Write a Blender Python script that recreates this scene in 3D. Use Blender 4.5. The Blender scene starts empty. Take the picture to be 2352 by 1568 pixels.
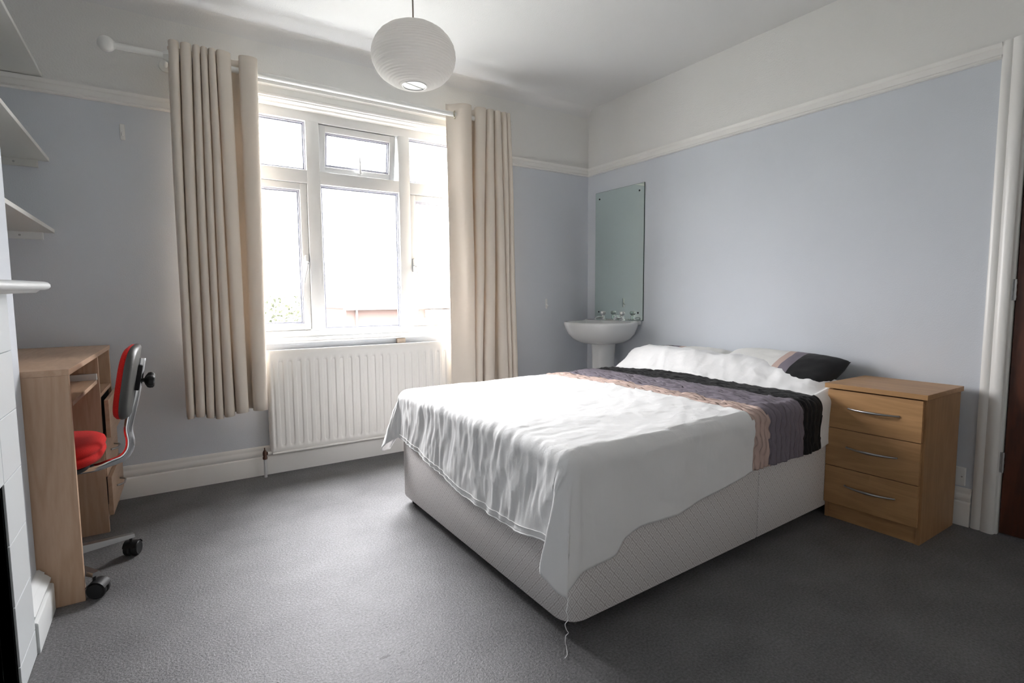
import bpy, bmesh, math, random
from mathutils import Vector, Matrix, noise
random.seed(7)
S = bpy.context.scene
COL = S.collection
PI = math.pi

# ------------------------------------------------------------------ camera
F, YAW, PITCH, ROLL = 1219.51, 0.580184, -0.084312, -0.0064723
cy_, sy_, cp_, sp_ = math.cos(YAW), math.sin(YAW), math.cos(PITCH), math.sin(PITCH)
fw = Vector((sy_*cp_, cy_*cp_, sp_)); rt = Vector((cy_, -sy_, 0)); up = rt.cross(fw)
cr_, sr_ = math.cos(ROLL), math.sin(ROLL)
rt, up = cr_*rt + sr_*up, -sr_*rt + cr_*up
cam = bpy.data.objects.new('camera', bpy.data.cameras.new('camera'))
COL.objects.link(cam)
cam.matrix_world = Matrix(((rt.x, up.x, -fw.x, -3.03203), (rt.y, up.y, -fw.y, -3.44544), (rt.z, up.z, -fw.z, 1.06), (0, 0, 0, 1)))
cam.data.sensor_width = 36.0
cam.data.lens = F/2352*36.0
cam.data.clip_start = 0.02
cam.data.clip_end = 200
S.camera = cam

# ------------------------------------------------------------------ world, light, exposure
W = bpy.data.worlds.new('world'); S.world = W
W.use_nodes = True
wn = W.node_tree; wn.nodes.clear()
wo = wn.nodes.new('ShaderNodeOutputWorld'); bg = wn.nodes.new('ShaderNodeBackground')
tc = wn.nodes.new('ShaderNodeTexCoord'); sx = wn.nodes.new('ShaderNodeSeparateXYZ'); rp = wn.nodes.new('ShaderNodeValToRGB')
wn.links.new(tc.outputs['Generated'], sx.inputs[0]); wn.links.new(sx.outputs['Z'], rp.inputs[0])
# overcast sky: luminance rises from the horizon to the zenith about 1 : 3
rp.color_ramp.elements[0].position = 0.0; rp.color_ramp.elements[0].color = (0.352, 0.350, 0.352, 1)
rp.color_ramp.elements[1].position = 1.0; rp.color_ramp.elements[1].color = (0.995, 0.985, 1.0, 1)
wn.links.new(rp.outputs[0], bg.inputs['Color']); bg.inputs['Strength'].default_value = 24.0
wn.links.new(bg.outputs[0], wo.inputs[0])
# portal for the sky light at the window opening (gives off no light of its own)
pl = bpy.data.lights.new('window_portal', 'AREA'); pl.shape = 'RECTANGLE'; pl.size = 1.9; pl.size_y = 1.5
pl.cycles.is_portal = True
po = bpy.data.objects.new('window_portal', pl); COL.objects.link(po)
po.location = (-1.89, 0.33, 1.52); po.rotation_euler = (-PI/2, 0, 0)

vs = S.view_settings
vs.view_transform = 'Standard'; vs.look = 'None'; vs.gamma = 1.0; vs.exposure = 1.65
try: vs.use_curve_mapping = False
except Exception: pass
S.cycles.use_denoising = True
S.cycles.max_bounces = 14; S.cycles.diffuse_bounces = 9; S.cycles.transparent_max_bounces = 12
S.cycles.caustics_reflective = False; S.cycles.caustics_refractive = False
S.cycles.sample_clamp_indirect = 6.0

# ------------------------------------------------------------------ materials
def mat(name, col, rough=0.6, metal=0.0, spec=0.5, bump=None, var=None, sheen=0.0, transl=0.0):
    """bump=(scale, strength, distance[, stretch]); var=(scale, amount[, stretch]) colour mottling"""
    m = bpy.data.materials.new(name); m.use_nodes = True
    nt = m.node_tree; b = nt.nodes['Principled BSDF']
    b.inputs['Base Color'].default_value = (*col, 1); b.inputs['Roughness'].default_value = rough
    b.inputs['Metallic'].default_value = metal; b.inputs['Specular IOR Level'].default_value = spec
    if sheen: b.inputs['Sheen Weight'].default_value = sheen
    tcn = nt.nodes.new('ShaderNodeTexCoord')
    def coords(st):
        mp = nt.nodes.new('ShaderNodeMapping'); mp.inputs['Scale'].default_value = st
        nt.links.new(tcn.outputs['Object'], mp.inputs[0]); return mp.outputs[0]
    if bump:
        st = bump[3] if len(bump) > 3 else (1, 1, 1)
        n = nt.nodes.new('ShaderNodeTexNoise'); n.inputs['Scale'].default_value = bump[0]; n.inputs['Detail'].default_value = 4
        nt.links.new(coords(st), n.inputs['Vector'])
        bp = nt.nodes.new('ShaderNodeBump'); bp.inputs['Strength'].default_value = bump[1]; bp.inputs['Distance'].default_value = bump[2]
        nt.links.new(n.outputs[0], bp.inputs['Height']); nt.links.new(bp.outputs[0], b.inputs['Normal'])
    if var:
        st = var[2] if len(var) > 2 else (1, 1, 1)
        n = nt.nodes.new('ShaderNodeTexNoise'); n.inputs['Scale'].default_value = var[0]; n.inputs['Detail'].default_value = 5
        nt.links.new(coords(st), n.inputs['Vector'])
        r = nt.nodes.new('ShaderNodeValToRGB'); a = var[1]
        r.color_ramp.elements[0].position = 0.3; r.color_ramp.elements[1].position = 0.7
        r.color_ramp.elements[0].color = tuple(c*(1-a) for c in col) + (1,)
        r.color_ramp.elements[1].color = tuple(min(1, c*(1+a)) for c in col) + (1,)
        nt.links.new(n.outputs[0], r.inputs[0]); nt.links.new(r.outputs[0], b.inputs['Base Color'])
    if transl:
        tr = nt.nodes.new('ShaderNodeBsdfTranslucent'); tr.inputs[0].default_value = (*col, 1)
        mx = nt.nodes.new('ShaderNodeMixShader'); mx.inputs[0].default_value = transl
        out = nt.nodes['Material Output']
        nt.links.new(b.outputs[0], mx.inputs[1]); nt.links.new(tr.outputs[0], mx.inputs[2]); nt.links.new(mx.outputs[0], out.inputs[0])
    return m

def math_node(nt, op, a, b=None, c=None):
    n = nt.nodes.new('ShaderNodeMath'); n.operation = op
    for i, v in enumerate((a, b, c)):
        if v is None: continue
        if isinstance(v, (int, float)): n.inputs[i].default_value = v
        else: nt.links.new(v, n.inputs[i])
    return n.outputs[0]

def wood(name, base, dark, axis='Z', scale=1.0, rough=0.42):
    m = mat(name, base, rough)
    nt = m.node_tree; b = nt.nodes['Principled BSDF']
    tcn = nt.nodes.new('ShaderNodeTexCoord'); mp = nt.nodes.new('ShaderNodeMapping')
    s = {'Z': (6, 6, 0.7), 'Y': (6, 0.7, 6), 'X': (0.7, 6, 6)}[axis]
    mp.inputs['Scale'].default_value = [v*scale for v in s]
    nt.links.new(tcn.outputs['Object'], mp.inputs[0])
    n1 = nt.nodes.new('ShaderNodeTexNoise'); n1.inputs['Scale'].default_value = 1.6; n1.inputs['Detail'].default_value = 3; n1.inputs['Distortion'].default_value = 0.6
    n2 = nt.nodes.new('ShaderNodeTexNoise'); n2.inputs['Scale'].default_value = 22; n2.inputs['Detail'].default_value = 4
    nt.links.new(mp.outputs[0], n1.inputs['Vector']); nt.links.new(mp.outputs[0], n2.inputs['Vector'])
    w = math_node(nt, 'SINE', math_node(nt, 'MULTIPLY', n1.outputs[0], 40.0))
    w = math_node(nt, 'MULTIPLY_ADD', w, 0.16, 0.35)
    t = math_node(nt, 'MULTIPLY_ADD', n2.outputs[0], 0.55, w)
    r = nt.nodes.new('ShaderNodeValToRGB')
    r.color_ramp.elements[0].position = 0.3; r.color_ramp.elements[0].color = (*dark, 1)
    r.color_ramp.elements[1].position = 0.85; r.color_ramp.elements[1].color = (*base, 1)
    nt.links.new(t, r.inputs[0]); nt.links.new(r.outputs[0], b.inputs['Base Color'])
    bp = nt.nodes.new('ShaderNodeBump'); bp.inputs['Strength'].default_value = 0.12; bp.inputs['Distance'].default_value = 0.001
    nt.links.new(n2.outputs[0], bp.inputs['Height']); nt.links.new(bp.outputs[0], b.inputs['Normal'])
    return m

M = {}
M['wall_blue'] = mat('wall_blue', (0.60, 0.63, 0.675), 0.75, spec=0.25, bump=(170, 0.35, 0.002), var=(2.0, 0.02))
M['wall_white'] = mat('wall_white', (0.74, 0.735, 0.715), 0.8, spec=0.2, bump=(120, 0.6, 0.003))
M['ceiling'] = mat('ceiling_paint', (0.71, 0.71, 0.705), 0.85, spec=0.2, bump=(140, 0.5, 0.002))
M['trim'] = mat('trim_gloss', (0.76, 0.75, 0.725), 0.32, spec=0.5, bump=(14, 0.08, 0.003))
M['trim_cool'] = mat('trim_cool', (0.72, 0.74, 0.74), 0.32, spec=0.5, bump=(30, 0.12, 0.002))
M['upvc'] = mat('upvc_white', (0.62, 0.625, 0.625), 0.3)
M['gasket'] = mat('rubber_gasket', (0.42, 0.42, 0.48), 0.5)
M['spacer'] = mat('spacer_bar', (0.35, 0.36, 0.42), 0.4, metal=0.6)
M['radiator'] = mat('radiator_enamel', (0.86, 0.84, 0.80), 0.35)
M['pole'] = mat('white_pole', (0.80, 0.80, 0.77), 0.3)
M['brass'] = mat('eyelet_metal', (0.62, 0.58, 0.45), 0.22, metal=1.0)
M['bronze'] = mat('valve_brown', (0.10, 0.05, 0.035), 0.35, metal=0.5)
M['chrome'] = mat('chrome', (0.72, 0.73, 0.74), 0.12, metal=1.0)
M['steel'] = mat('brushed_steel', (0.42, 0.42, 0.42), 0.3, metal=1.0)
M['black'] = mat('black_plastic', (0.012, 0.012, 0.013), 0.5, spec=0.3)
M['soot'] = mat('soot', (0.006, 0.006, 0.006), 0.9)
M['grey_plastic'] = mat('grey_plastic', (0.060, 0.060, 0.056), 0.42, bump=(300, 0.3, 0.0008))
M['red'] = mat('red_fabric', (0.50, 0.018, 0.015), 0.9, spec=0.1, sheen=0.05, bump=(900, 0.5, 0.0008), var=(400, 0.22))
M['ceramic'] = mat('ceramic', (0.66, 0.67, 0.67), 0.12)
M['beech'] = wood('beech', (0.53, 0.36, 0.245), (0.44, 0.285, 0.18), 'Z')
M['beech_h'] = wood('beech_horizontal', (0.53, 0.36, 0.245), (0.44, 0.285, 0.18), 'Y')
M['oak'] = wood('chest_foil', (0.46, 0.26, 0.115), (0.36, 0.195, 0.08), 'Y')
M['oak_v'] = wood('chest_foil_side', (0.40, 0.225, 0.105), (0.32, 0.175, 0.075), 'Z')
M['mahogany'] = wood('door_veneer', (0.085, 0.022, 0.008), (0.045, 0.012, 0.005), 'Z', rough=0.38)
M['fabric_white'] = mat('duvet_white', (0.85, 0.85, 0.85), 0.75, spec=0.2, sheen=0.1)
nt = M['fabric_white'].node_tree; b = nt.nodes['Principled BSDF']; tcn = nt.nodes.new('ShaderNodeTexCoord')
hh_ = []
for sc_, st_, tp_ in ((15, (1, 1, 0.22), 'RIDGED_MULTIFRACTAL'), (42, (1, 1, 0.4), 'FBM')):
    mp = nt.nodes.new('ShaderNodeMapping'); mp.inputs['Scale'].default_value = st_; mp.inputs['Rotation'].default_value = (0.06, 0.05, 0.4)
    nt.links.new(tcn.outputs['Object'], mp.inputs[0])
    n = nt.nodes.new('ShaderNodeTexNoise'); n.noise_type = tp_; n.inputs['Scale'].default_value = sc_; n.inputs['Detail'].default_value = 3; n.inputs['Distortion'].default_value = 0.5
    nt.links.new(mp.outputs[0], n.inputs['Vector']); hh_.append(n.outputs[0])
m1 = nt.nodes.new('ShaderNodeMath'); m1.operation = 'MULTIPLY_ADD'; m1.inputs[1].default_value = 0.5
nt.links.new(hh_[1], m1.inputs[0]); nt.links.new(hh_[0], m1.inputs[2])
bp = nt.nodes.new('ShaderNodeBump'); bp.inputs['Strength'].default_value = 0.6; bp.inputs['Distance'].default_value = 0.006
nt.links.new(m1.outputs[0], bp.inputs['Height']); nt.links.new(bp.outputs[0], b.inputs['Normal'])
M['pillow_white'] = mat('pillow_white', (0.74, 0.735, 0.71), 0.8, spec=0.2, bump=(30, 0.5, 0.005))
M['curtain'] = mat('curtain_cotton', (0.76, 0.69, 0.605), 0.85, spec=0.15, bump=(700, 0.25, 0.0006), transl=0.085)
M['paper'] = mat('rice_paper', (0.90, 0.885, 0.865), 0.8, spec=0.2, transl=0.55, bump=(300, 0.4, 0.001))
M['cable'] = mat('flex_cable', (0.30, 0.24, 0.19), 0.5)
M['bulb'] = mat('bulb_glass', (0.80, 0.72, 0.62), 0.3)
M['shelf'] = mat('painted_shelf', (0.60, 0.60, 0.57), 0.5)
M['tile'] = mat('painted_tile', (0.70, 0.735, 0.75), 0.3, bump=(25, 0.15, 0.002))
M['grout'] = mat('grout', (0.66, 0.67, 0.67), 0.7)
M['plate'] = mat('white_plastic', (0.74, 0.74, 0.73), 0.4)
M['mirror_edge'] = mat('mirror_edge', (0.03, 0.06, 0.05), 0.2)
M['tree'] = mat('leaves', (0.055, 0.062, 0.034), 0.8, var=(3, 0.5))
M['bark'] = mat('bark', (0.2, 0.14, 0.09), 0.9)
M['brickwall'] = mat('brick_render', (0.080, 0.052, 0.046), 0.9)
M['roof'] = mat('roof_slate', (0.055, 0.055, 0.058), 0.8)
M['housewhite'] = mat('house_white', (0.12, 0.12, 0.12), 0.8)
M['ground'] = mat('outside_ground', (0.20, 0.205, 0.19), 0.9)
M['winglass'] = mat('far_glass', (0.15, 0.18, 0.22), 0.1)

# mirror: greenish silvered glass
m = mat('mirror_glass', (0.87, 0.985, 0.925), 0.02, metal=1.0); M['mirror'] = m
# clear acrylic tap heads
m = mat('acrylic', (0.75, 0.78, 0.78), 0.08, metal=0.55); M['acrylic'] = m

# glass pane
m = bpy.data.materials.new('window_glass'); m.use_nodes = True; nt = m.node_tree; nt.nodes.clear()
o = nt.nodes.new('ShaderNodeOutputMaterial'); t = nt.nodes.new('ShaderNodeBsdfTransparent'); g = nt.nodes.new('ShaderNodeBsdfGlossy')
t.inputs[0].default_value = (0.975, 0.975, 0.975, 1); g.inputs['Roughness'].default_value = 0.02
x = nt.nodes.new('ShaderNodeMixShader'); x.inputs[0].default_value = 0.05
nt.links.new(t.outputs[0], x.inputs[1]); nt.links.new(g.outputs[0], x.inputs[2]); nt.links.new(x.outputs[0], o.inputs[0])
M['glass'] = m

# carpet
m = mat('carpet', (0.12, 0.121, 0.125), 0.95, spec=0.1, sheen=0.1); M['carpet'] = m
nt = m.node_tree; b = nt.nodes['Principled BSDF']
tcn = nt.nodes.new('ShaderNodeTexCoord')
n1 = nt.nodes.new('ShaderNodeTexNoise'); n1.inputs['Scale'].default_value = 130; n1.inputs['Detail'].default_value = 5; n1.inputs['Roughness'].default_value = 0.65
n2 = nt.nodes.new('ShaderNodeTexNoise'); n2.inputs['Scale'].default_value = 5; n2.inputs['Detail'].default_value = 4
n3 = nt.nodes.new('ShaderNodeTexVoronoi'); n3.inputs['Scale'].default_value = 190
for n in (n1, n2, n3): nt.links.new(tcn.outputs['Object'], n.inputs['Vector'])
mixh = math_node(nt, 'MULTIPLY_ADD', n1.outputs[0], 0.7, math_node(nt, 'MULTIPLY', n2.outputs[0], 0.25))
r = nt.nodes.new('ShaderNodeValToRGB')
r.color_ramp.elements[0].position = 0.28; r.color_ramp.elements[0].color = (0.022, 0.022, 0.023, 1)
r.color_ramp.elements[1].position = 0.66; r.color_ramp.elements[1].color = (0.21, 0.209, 0.212, 1)
nt.links.new(mixh, r.inputs[0])
# a small dark worn patch in the pile, with a fainter one beside it
spt = nt.nodes.new('ShaderNodeSeparateXYZ'); nt.links.new(tcn.outputs['Object'], spt.inputs[0])
def patch(x, y, a, bb, amt):
    dx = math_node(nt, 'DIVIDE', math_node(nt, 'SUBTRACT', spt.outputs['X'], x), a); dy = math_node(nt, 'DIVIDE', math_node(nt, 'SUBTRACT', spt.outputs['Y'], y), bb)
    d = math_node(nt, 'ADD', math_node(nt, 'MULTIPLY', dx, dx), math_node(nt, 'MULTIPLY', dy, dy))
    d = math_node(nt, 'ADD', d, math_node(nt, 'MULTIPLY_ADD', n1.outputs[0], 2.4, -1.2))
    return math_node(nt, 'MULTIPLY', math_node(nt, 'LESS_THAN', d, 1.0), amt)
pm = math_node(nt, 'MAXIMUM', patch(-2.535, -1.992, 0.017, 0.006, 0.85), patch(-2.487, -2.0, 0.011, 0.004, 0.5))
mxp = nt.nodes.new('ShaderNodeMix'); mxp.data_type = 'RGBA'; mxp.inputs['B'].default_value = (0.008, 0.008, 0.008, 1)
nt.links.new(r.outputs[0], mxp.inputs['A']); nt.links.new(pm, mxp.inputs['Factor']); nt.links.new(mxp.outputs['Result'], b.inputs['Base Color'])
bp = nt.nodes.new('ShaderNodeBump'); bp.inputs['Strength'].default_value = 1.0; bp.inputs['Distance'].default_value = 0.006
nt.links.new(math_node(nt, 'SUBTRACT', n1.outputs[0], math_node(nt, 'MULTIPLY', n3.outputs[0], 0.35)), bp.inputs['Height'])
nt.links.new(bp.outputs[0], b.inputs['Normal'])
# nylon pile has a soft shine towards the light
gl = nt.nodes.new('ShaderNodeBsdfGlossy'); gl.inputs['Color'].default_value = (0.97, 0.97, 1, 1); gl.inputs['Roughness'].default_value = 0.40
bp2 = nt.nodes.new('ShaderNodeBump'); bp2.inputs['Strength'].default_value = 0.6; bp2.inputs['Distance'].default_value = 0.004
nt.links.new(n1.outputs[0], bp2.inputs['Height']); nt.links.new(bp2.outputs[0], gl.inputs['Normal'])
mxs = nt.nodes.new('ShaderNodeMixShader'); mxs.inputs[0].default_value = 0.068
nt.links.new(b.outputs[0], mxs.inputs[1]); nt.links.new(gl.outputs[0], mxs.inputs[2]); nt.links.new(mxs.outputs[0], nt.nodes['Material Output'].inputs[0])

# divan damask: diamond lattice with small diamonds, printed on the cloth
m = mat('divan_damask', (0.50, 0.475, 0.47), 0.7, spec=0.25); M['damask'] = m
nt = m.node_tree; b = nt.nodes['Principled BSDF']
tcn = nt.nodes.new('ShaderNodeTexCoord'); sp = nt.nodes.new('ShaderNodeSeparateXYZ'); nt.links.new(tcn.outputs['Object'], sp.inputs[0])
s_ = math_node(nt, 'DIVIDE', math_node(nt, 'SUBTRACT', sp.outputs['X'], sp.outputs['Y']), 0.040)
z_ = math_node(nt, 'DIVIDE', sp.outputs['Z'], 0.046)
fa = math_node(nt, 'FRACT', math_node(nt, 'ADD', s_, z_)); fb = math_node(nt, 'FRACT', math_node(nt, 'SUBTRACT', s_, z_))
def dist_half(f): return math_node(nt, 'ABSOLUTE', math_node(nt, 'SUBTRACT', f, 0.5))
da, db = dist_half(fa), dist_half(fb)
mx_ = math_node(nt, 'MAXIMUM', da, db)
line = math_node(nt, 'GREATER_THAN', mx_, 0.462)
inner = math_node(nt, 'COMPARE', mx_, 0.23, 0.035)
dot = math_node(nt, 'LESS_THAN', mx_, 0.06)
pat = math_node(nt, 'MAXIMUM', math_node(nt, 'MAXIMUM', line, math_node(nt, 'MULTIPLY', inner, 0.85)), math_node(nt, 'MULTIPLY', dot, 0.7))
mc = nt.nodes.new('ShaderNodeMix'); mc.data_type = 'RGBA'
mc.inputs['A'].default_value = (0.76, 0.735, 0.725, 1); mc.inputs['B'].default_value = (0.46, 0.415, 0.405, 1)
nt.links.new(pat, mc.inputs['Factor'])
nt.links.new(mc.outputs['Result'], b.inputs['Base Color'])
bp = nt.nodes.new('ShaderNodeBump'); bp.inputs['Strength'].default_value = 0.4; bp.inputs['Distance'].default_value = 0.001; bp.invert = True
nt.links.new(pat, bp.inputs['Height']); nt.links.new(bp.outputs[0], b.inputs['Normal'])

# pin-tucked duvet bands: rows of gathered tucks running along the band (uv.x across the band in metres, uv.y along it)
def tuck(name, col, sp_m, dark, a=1.0):
    m = mat(name, col, 0.7, spec=0.2, sheen=0.05); nt = m.node_tree; b = nt.nodes['Principled BSDF']
    uv = nt.nodes.new('ShaderNodeUVMap'); uv.uv_map = 'UVMap'; s = nt.nodes.new('ShaderNodeSeparateXYZ'); nt.links.new(uv.outputs[0], s.inputs[0])
    nz = nt.nodes.new('ShaderNodeTexNoise'); nz.inputs['Scale'].default_value = 16; nz.inputs['Detail'].default_value = 2; nt.links.new(uv.outputs[0], nz.inputs['Vector'])
    wob = math_node(nt, 'MULTIPLY', math_node(nt, 'SUBTRACT', nz.outputs[0], 0.5), 0.02)
    zig = math_node(nt, 'MULTIPLY', math_node(nt, 'SINE', math_node(nt, 'MULTIPLY', s.outputs['Y'], 2*PI/0.11)), 0.0035)
    u = math_node(nt, 'ADD', math_node(nt, 'ADD', s.outputs['X'], wob), zig)
    f = math_node(nt, 'ABSOLUTE', math_node(nt, 'SUBTRACT', math_node(nt, 'FRACT', math_node(nt, 'DIVIDE', u, sp_m)), 0.5))
    nd = nt.nodes.new('ShaderNodeTexNoise'); nd.inputs['Scale'].default_value = 30; nd.inputs['Detail'].default_value = 1; nt.links.new(uv.outputs[0], nd.inputs['Vector'])
    lim = math_node(nt, 'MULTIPLY_ADD', nd.outputs[0], 0.16*a, -0.015)
    groove = math_node(nt, 'LESS_THAN', f, lim)
    soft = math_node(nt, 'SUBTRACT', 1.0, math_node(nt, 'MULTIPLY', math_node(nt, 'POWER', math_node(nt, 'SUBTRACT', 1.0, math_node(nt, 'MULTIPLY', f, 2.0)), 6.0), 1.0))
    mc = nt.nodes.new('ShaderNodeMix'); mc.data_type = 'RGBA'; mc.inputs['A'].default_value = (*col, 1); mc.inputs['B'].default_value = (*dark, 1)
    nt.links.new(math_node(nt, 'MULTIPLY', groove, 0.0), mc.inputs['Factor']); nt.links.new(mc.outputs['Result'], b.inputs['Base Color'])
    fine = nt.nodes.new('ShaderNodeTexNoise'); fine.inputs['Scale'].default_value = 75; fine.inputs['Detail'].default_value = 4
    mp = nt.nodes.new('ShaderNodeMapping'); mp.inputs['Scale'].default_value = (1.0, 0.55, 1); nt.links.new(uv.outputs[0], mp.inputs[0]); nt.links.new(mp.outputs[0], fine.inputs['Vector'])
    h = math_node(nt, 'ADD', soft, math_node(nt, 'MULTIPLY', fine.outputs[0], 0.55))
    bp = nt.nodes.new('ShaderNodeBump'); bp.inputs['Strength'].default_value = 0.9; bp.inputs['Distance'].default_value = 0.006
    nt.links.new(h, bp.inputs['Height']); nt.links.new(bp.outputs[0], b.inputs['Normal'])
    return m
M['band_pink'] = tuck('band_pink', (0.56, 0.42, 0.37), 0.036, (0.2, 0.13, 0.11))
M['band_purple'] = tuck('band_purple', (0.20, 0.175, 0.21), 0.040, (0.03, 0.025, 0.035))
M['band_black'] = tuck('band_black', (0.012, 0.012, 0.013), 0.036, (0.004, 0.004, 0.004))

# ------------------------------------------------------------------ helpers
def rootloc(p):
    v = Vector((0, 0, 0))
    while p is not None:
        v += p.location; p = p.parent
    return v

def finish(name, bm, m, parent=None, smooth=None, mods=None):
    """links bm (built in world coordinates) as ONE object; child meshes are stored relative to the parent"""
    off = rootloc(parent)
    if off.length: bmesh.ops.translate(bm, verts=bm.verts, vec=-off)
    me = bpy.data.meshes.new(name); bm.to_mesh(me); bm.free()
    for mm in (m if isinstance(m, (list, tuple)) else [m]): me.materials.append(M[mm] if isinstance(mm, str) else mm)
    if smooth is not None:
        me.shade_smooth()
        if smooth < 180: 
            try: me.set_sharp_from_angle(angle=math.radians(smooth))
            except Exception: pass
    ob = bpy.data.objects.new(name, me); COL.objects.link(ob)
    if parent is not None: ob.parent = parent
    return ob

def thing(name, label, cat, loc, group=None):
    o = bpy.data.objects.new(name, None); COL.objects.link(o); o.location = loc; o.empty_display_size = 0.05
    o['label'] = label; o['category'] = cat
    if group: o['group'] = group
    return o

def tag(o, label=None, cat=None, group=None, kind=None):
    for k, v in (('label', label), ('category', cat), ('group', group), ('kind', kind)):
        if v: o[k] = v
    return o

def rebase(ob, loc):
    """move a top-level mesh's origin to loc"""
    loc = Vector(loc); ob.data.transform(Matrix.Translation(-loc)); ob.location = loc; return ob

def box(bm, a, b, bev=0.0, seg=2, M4=None):
    x0, y0, z0 = a; x1, y1, z1 = b
    if x0 > x1: x0, x1 = x1, x0
    if y0 > y1: y0, y1 = y1, y0
    if z0 > z1: z0, z1 = z1, z0
    vs_ = [bm.verts.new(c) for c in ((x0,y0,z0),(x1,y0,z0),(x1,y1,z0),(x0,y1,z0),(x0,y0,z1),(x1,y0,z1),(x1,y1,z1),(x0,y1,z1))]
    fs = [bm.faces.new([vs_[i] for i in f]) for f in ((3,2,1,0),(4,5,6,7),(0,1,5,4),(1,2,6,5),(2,3,7,6),(3,0,4,7))]
    vv = vs_
    if bev > 0:
        es = list({e for f in fs for e in f.edges})
        r = bmesh.ops.bevel(bm, geom=es, offset=bev, segments=seg, profile=0.5, affect='EDGES')
        vv = list({v for f in r['faces'] for v in f.verts} | {v for f in fs if f.is_valid for v in f.verts})
    if M4 is not None: bmesh.ops.transform(bm, matrix=M4, verts=vv)
    return vv

def B(*boxes, bev=0.0):
    bm = bmesh.new()
    for a, b in boxes: box(bm, a, b, bev)
    return bm

def tube(bm, pts, r, n=10, caps=True, flat=None):
    """swept tube; r number or list; flat=(ru, rv) elliptic section with v along world side"""
    pts = [Vector(p) for p in pts]; rings = []
    prev = None
    for i, p in enumerate(pts):
        t = (pts[min(i+1, len(pts)-1)] - pts[max(i-1, 0)]).normalized()
        if prev is None:
            a = Vector((0, 0, 1)) if abs(t.z) < 0.9 else Vector((1, 0, 0))
            u = t.cross(a).normalized()
        else: u = (prev - t*prev.dot(t)).normalized()
        prev = u; v = t.cross(u)
        rr = r[i] if isinstance(r, (list, tuple)) else r
        ru, rv = (rr, rr) if flat is None else (flat[0], flat[1])
        rings.append([bm.verts.new(p + u*ru*math.cos(2*PI*k/n) + v*rv*math.sin(2*PI*k/n)) for k in range(n)])
    for a, b in zip(rings, rings[1:]):
        for k in range(n): bm.faces.new((a[k], a[(k+1) % n], b[(k+1) % n], b[k]))
    if caps: bm.faces.new(rings[0][::-1]); bm.faces.new(rings[-1])
    return rings

def lathe(bm, prof, c=(0, 0, 0), n=32, M4=None):
    """prof list of (r, z) revolved round z at c"""
    rings = []; allv = []
    for r, z in prof:
        if r < 1e-6: ring = [bm.verts.new((c[0], c[1], c[2]+z))]
        else: ring = [bm.verts.new((c[0]+r*math.cos(2*PI*k/n), c[1]+r*math.sin(2*PI*k/n), c[2]+z)) for k in range(n)]
        rings.append(ring); allv += ring
    for a, b in zip(rings, rings[1:]):
        for k in range(n):
            k2 = (k+1) % n
            if len(a) == 1 and len(b) == 1: continue
            if len(a) == 1: bm.faces.new((a[0], b[k2], b[k]))
            elif len(b) == 1: bm.faces.new((a[k], a[k2], b[0]))
            else: bm.faces.new((a[k], a[k2], b[k2], b[k]))
    if M4 is not None: bmesh.ops.transform(bm, matrix=M4, verts=allv)
    return allv

def extrude_profile(bm, prof, a, b, mapf):
    """closed 2-D profile list (u,v) swept from a to b through mapf(u, v, t)"""
    A = [bm.verts.new(mapf(u, v, a)) for u, v in prof]; Bv = [bm.verts.new(mapf(u, v, b)) for u, v in prof]
    n = len(prof)
    for i in range(n): bm.faces.new((A[i], A[(i+1) % n], Bv[(i+1) % n], Bv[i]))
    bm.faces.new(A[::-1]); bm.faces.new(Bv)
    bmesh.ops.recalc_face_normals(bm, faces=bm.faces)

def smoothstep(a, b, x):
    t = max(0.0, min(1.0, (x-a)/(b-a))); return t*t*(3-2*t)

# ------------------------------------------------------------------ room shell
RX, RY, RZ = -3.435, -4.05, 2.5925       # chimney-breast face, front wall, ceiling
AX = -3.82                                # alcove wall
ZR0, ZR1 = 2.050, 2.115                   # picture rail

def struct(name, bm, m, parent=None, smooth=None):
    o = finish(name, bm, m, parent, smooth); o['kind'] = 'structure'; return o

struct('floor', B(((AX-0.1, RY-0.1, -0.1), (0.1, 0.12, 0.0))), 'carpet')
struct('ceiling', B(((AX-0.1, RY-0.1, RZ), (0.1, 0.3, RZ+0.1))), 'ceiling')
# window opening in the back wall
WX0, WX1, WZ0, WZ1 = -2.79, -1.00, 0.783, 2.235
bm = bmesh.new()
for a, b in (((AX-0.1, 0, 0), (WX0, 0.28, ZR0)), ((WX1, 0, 0), (0.1, 0.28, ZR0)), ((WX0, 0, 0), (WX1, 0.28, WZ0))): box(bm, a, b)
wb = struct('wall_back', bm, 'wall_blue')
bm = bmesh.new()
for a, b in (((AX-0.1, 0, ZR0), (WX0, 0.28, RZ)), ((WX1, 0, ZR0), (0.1, 0.28, RZ)), ((WX0, 0, WZ1), (WX1, 0.28, RZ))): box(bm, a, b)
struct('upper_band', bm, 'wall_white', wb)
# a small plaster cove where the ceiling meets the window wall
bm = bmesh.new()
R_ = 0.07
prof = [(0.0, 0.0), (-R_, 0.0)] + [(-R_ + R_*math.sin(t), -R_ + R_*math.cos(t)) for t in [PI/2*k/8 for k in range(1, 9)]]
prof = [(0.001, 0.001), (-R_, 0.001)] + [(-R_*(1-math.sin(t)), -R_*(1-math.cos(t))) for t in [PI/2*k/8 for k in range(0, 9)]]
extrude_profile(bm, prof, AX, 0.0, lambda u, v, t: (t, u, RZ+v))
struct('cove', bm, 'ceiling', wb, 60)
# right wall with the doorway
DY0, DY1, DZ = -2.715, -3.50, 2.045
bm = bmesh.new()
for a, b in (((0, DY0, 0), (0.12, 0.0, ZR0)), ((0, RY, 0), (0.12, DY1, ZR0))): box(bm, a, b)
wr = struct('wall_right', bm, 'wall_blue')
bm = bmesh.new(); box(bm, (0, RY, ZR0), (0.12, 0.0, RZ)); struct('upper_band', bm, 'wall_white', wr)
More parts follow.
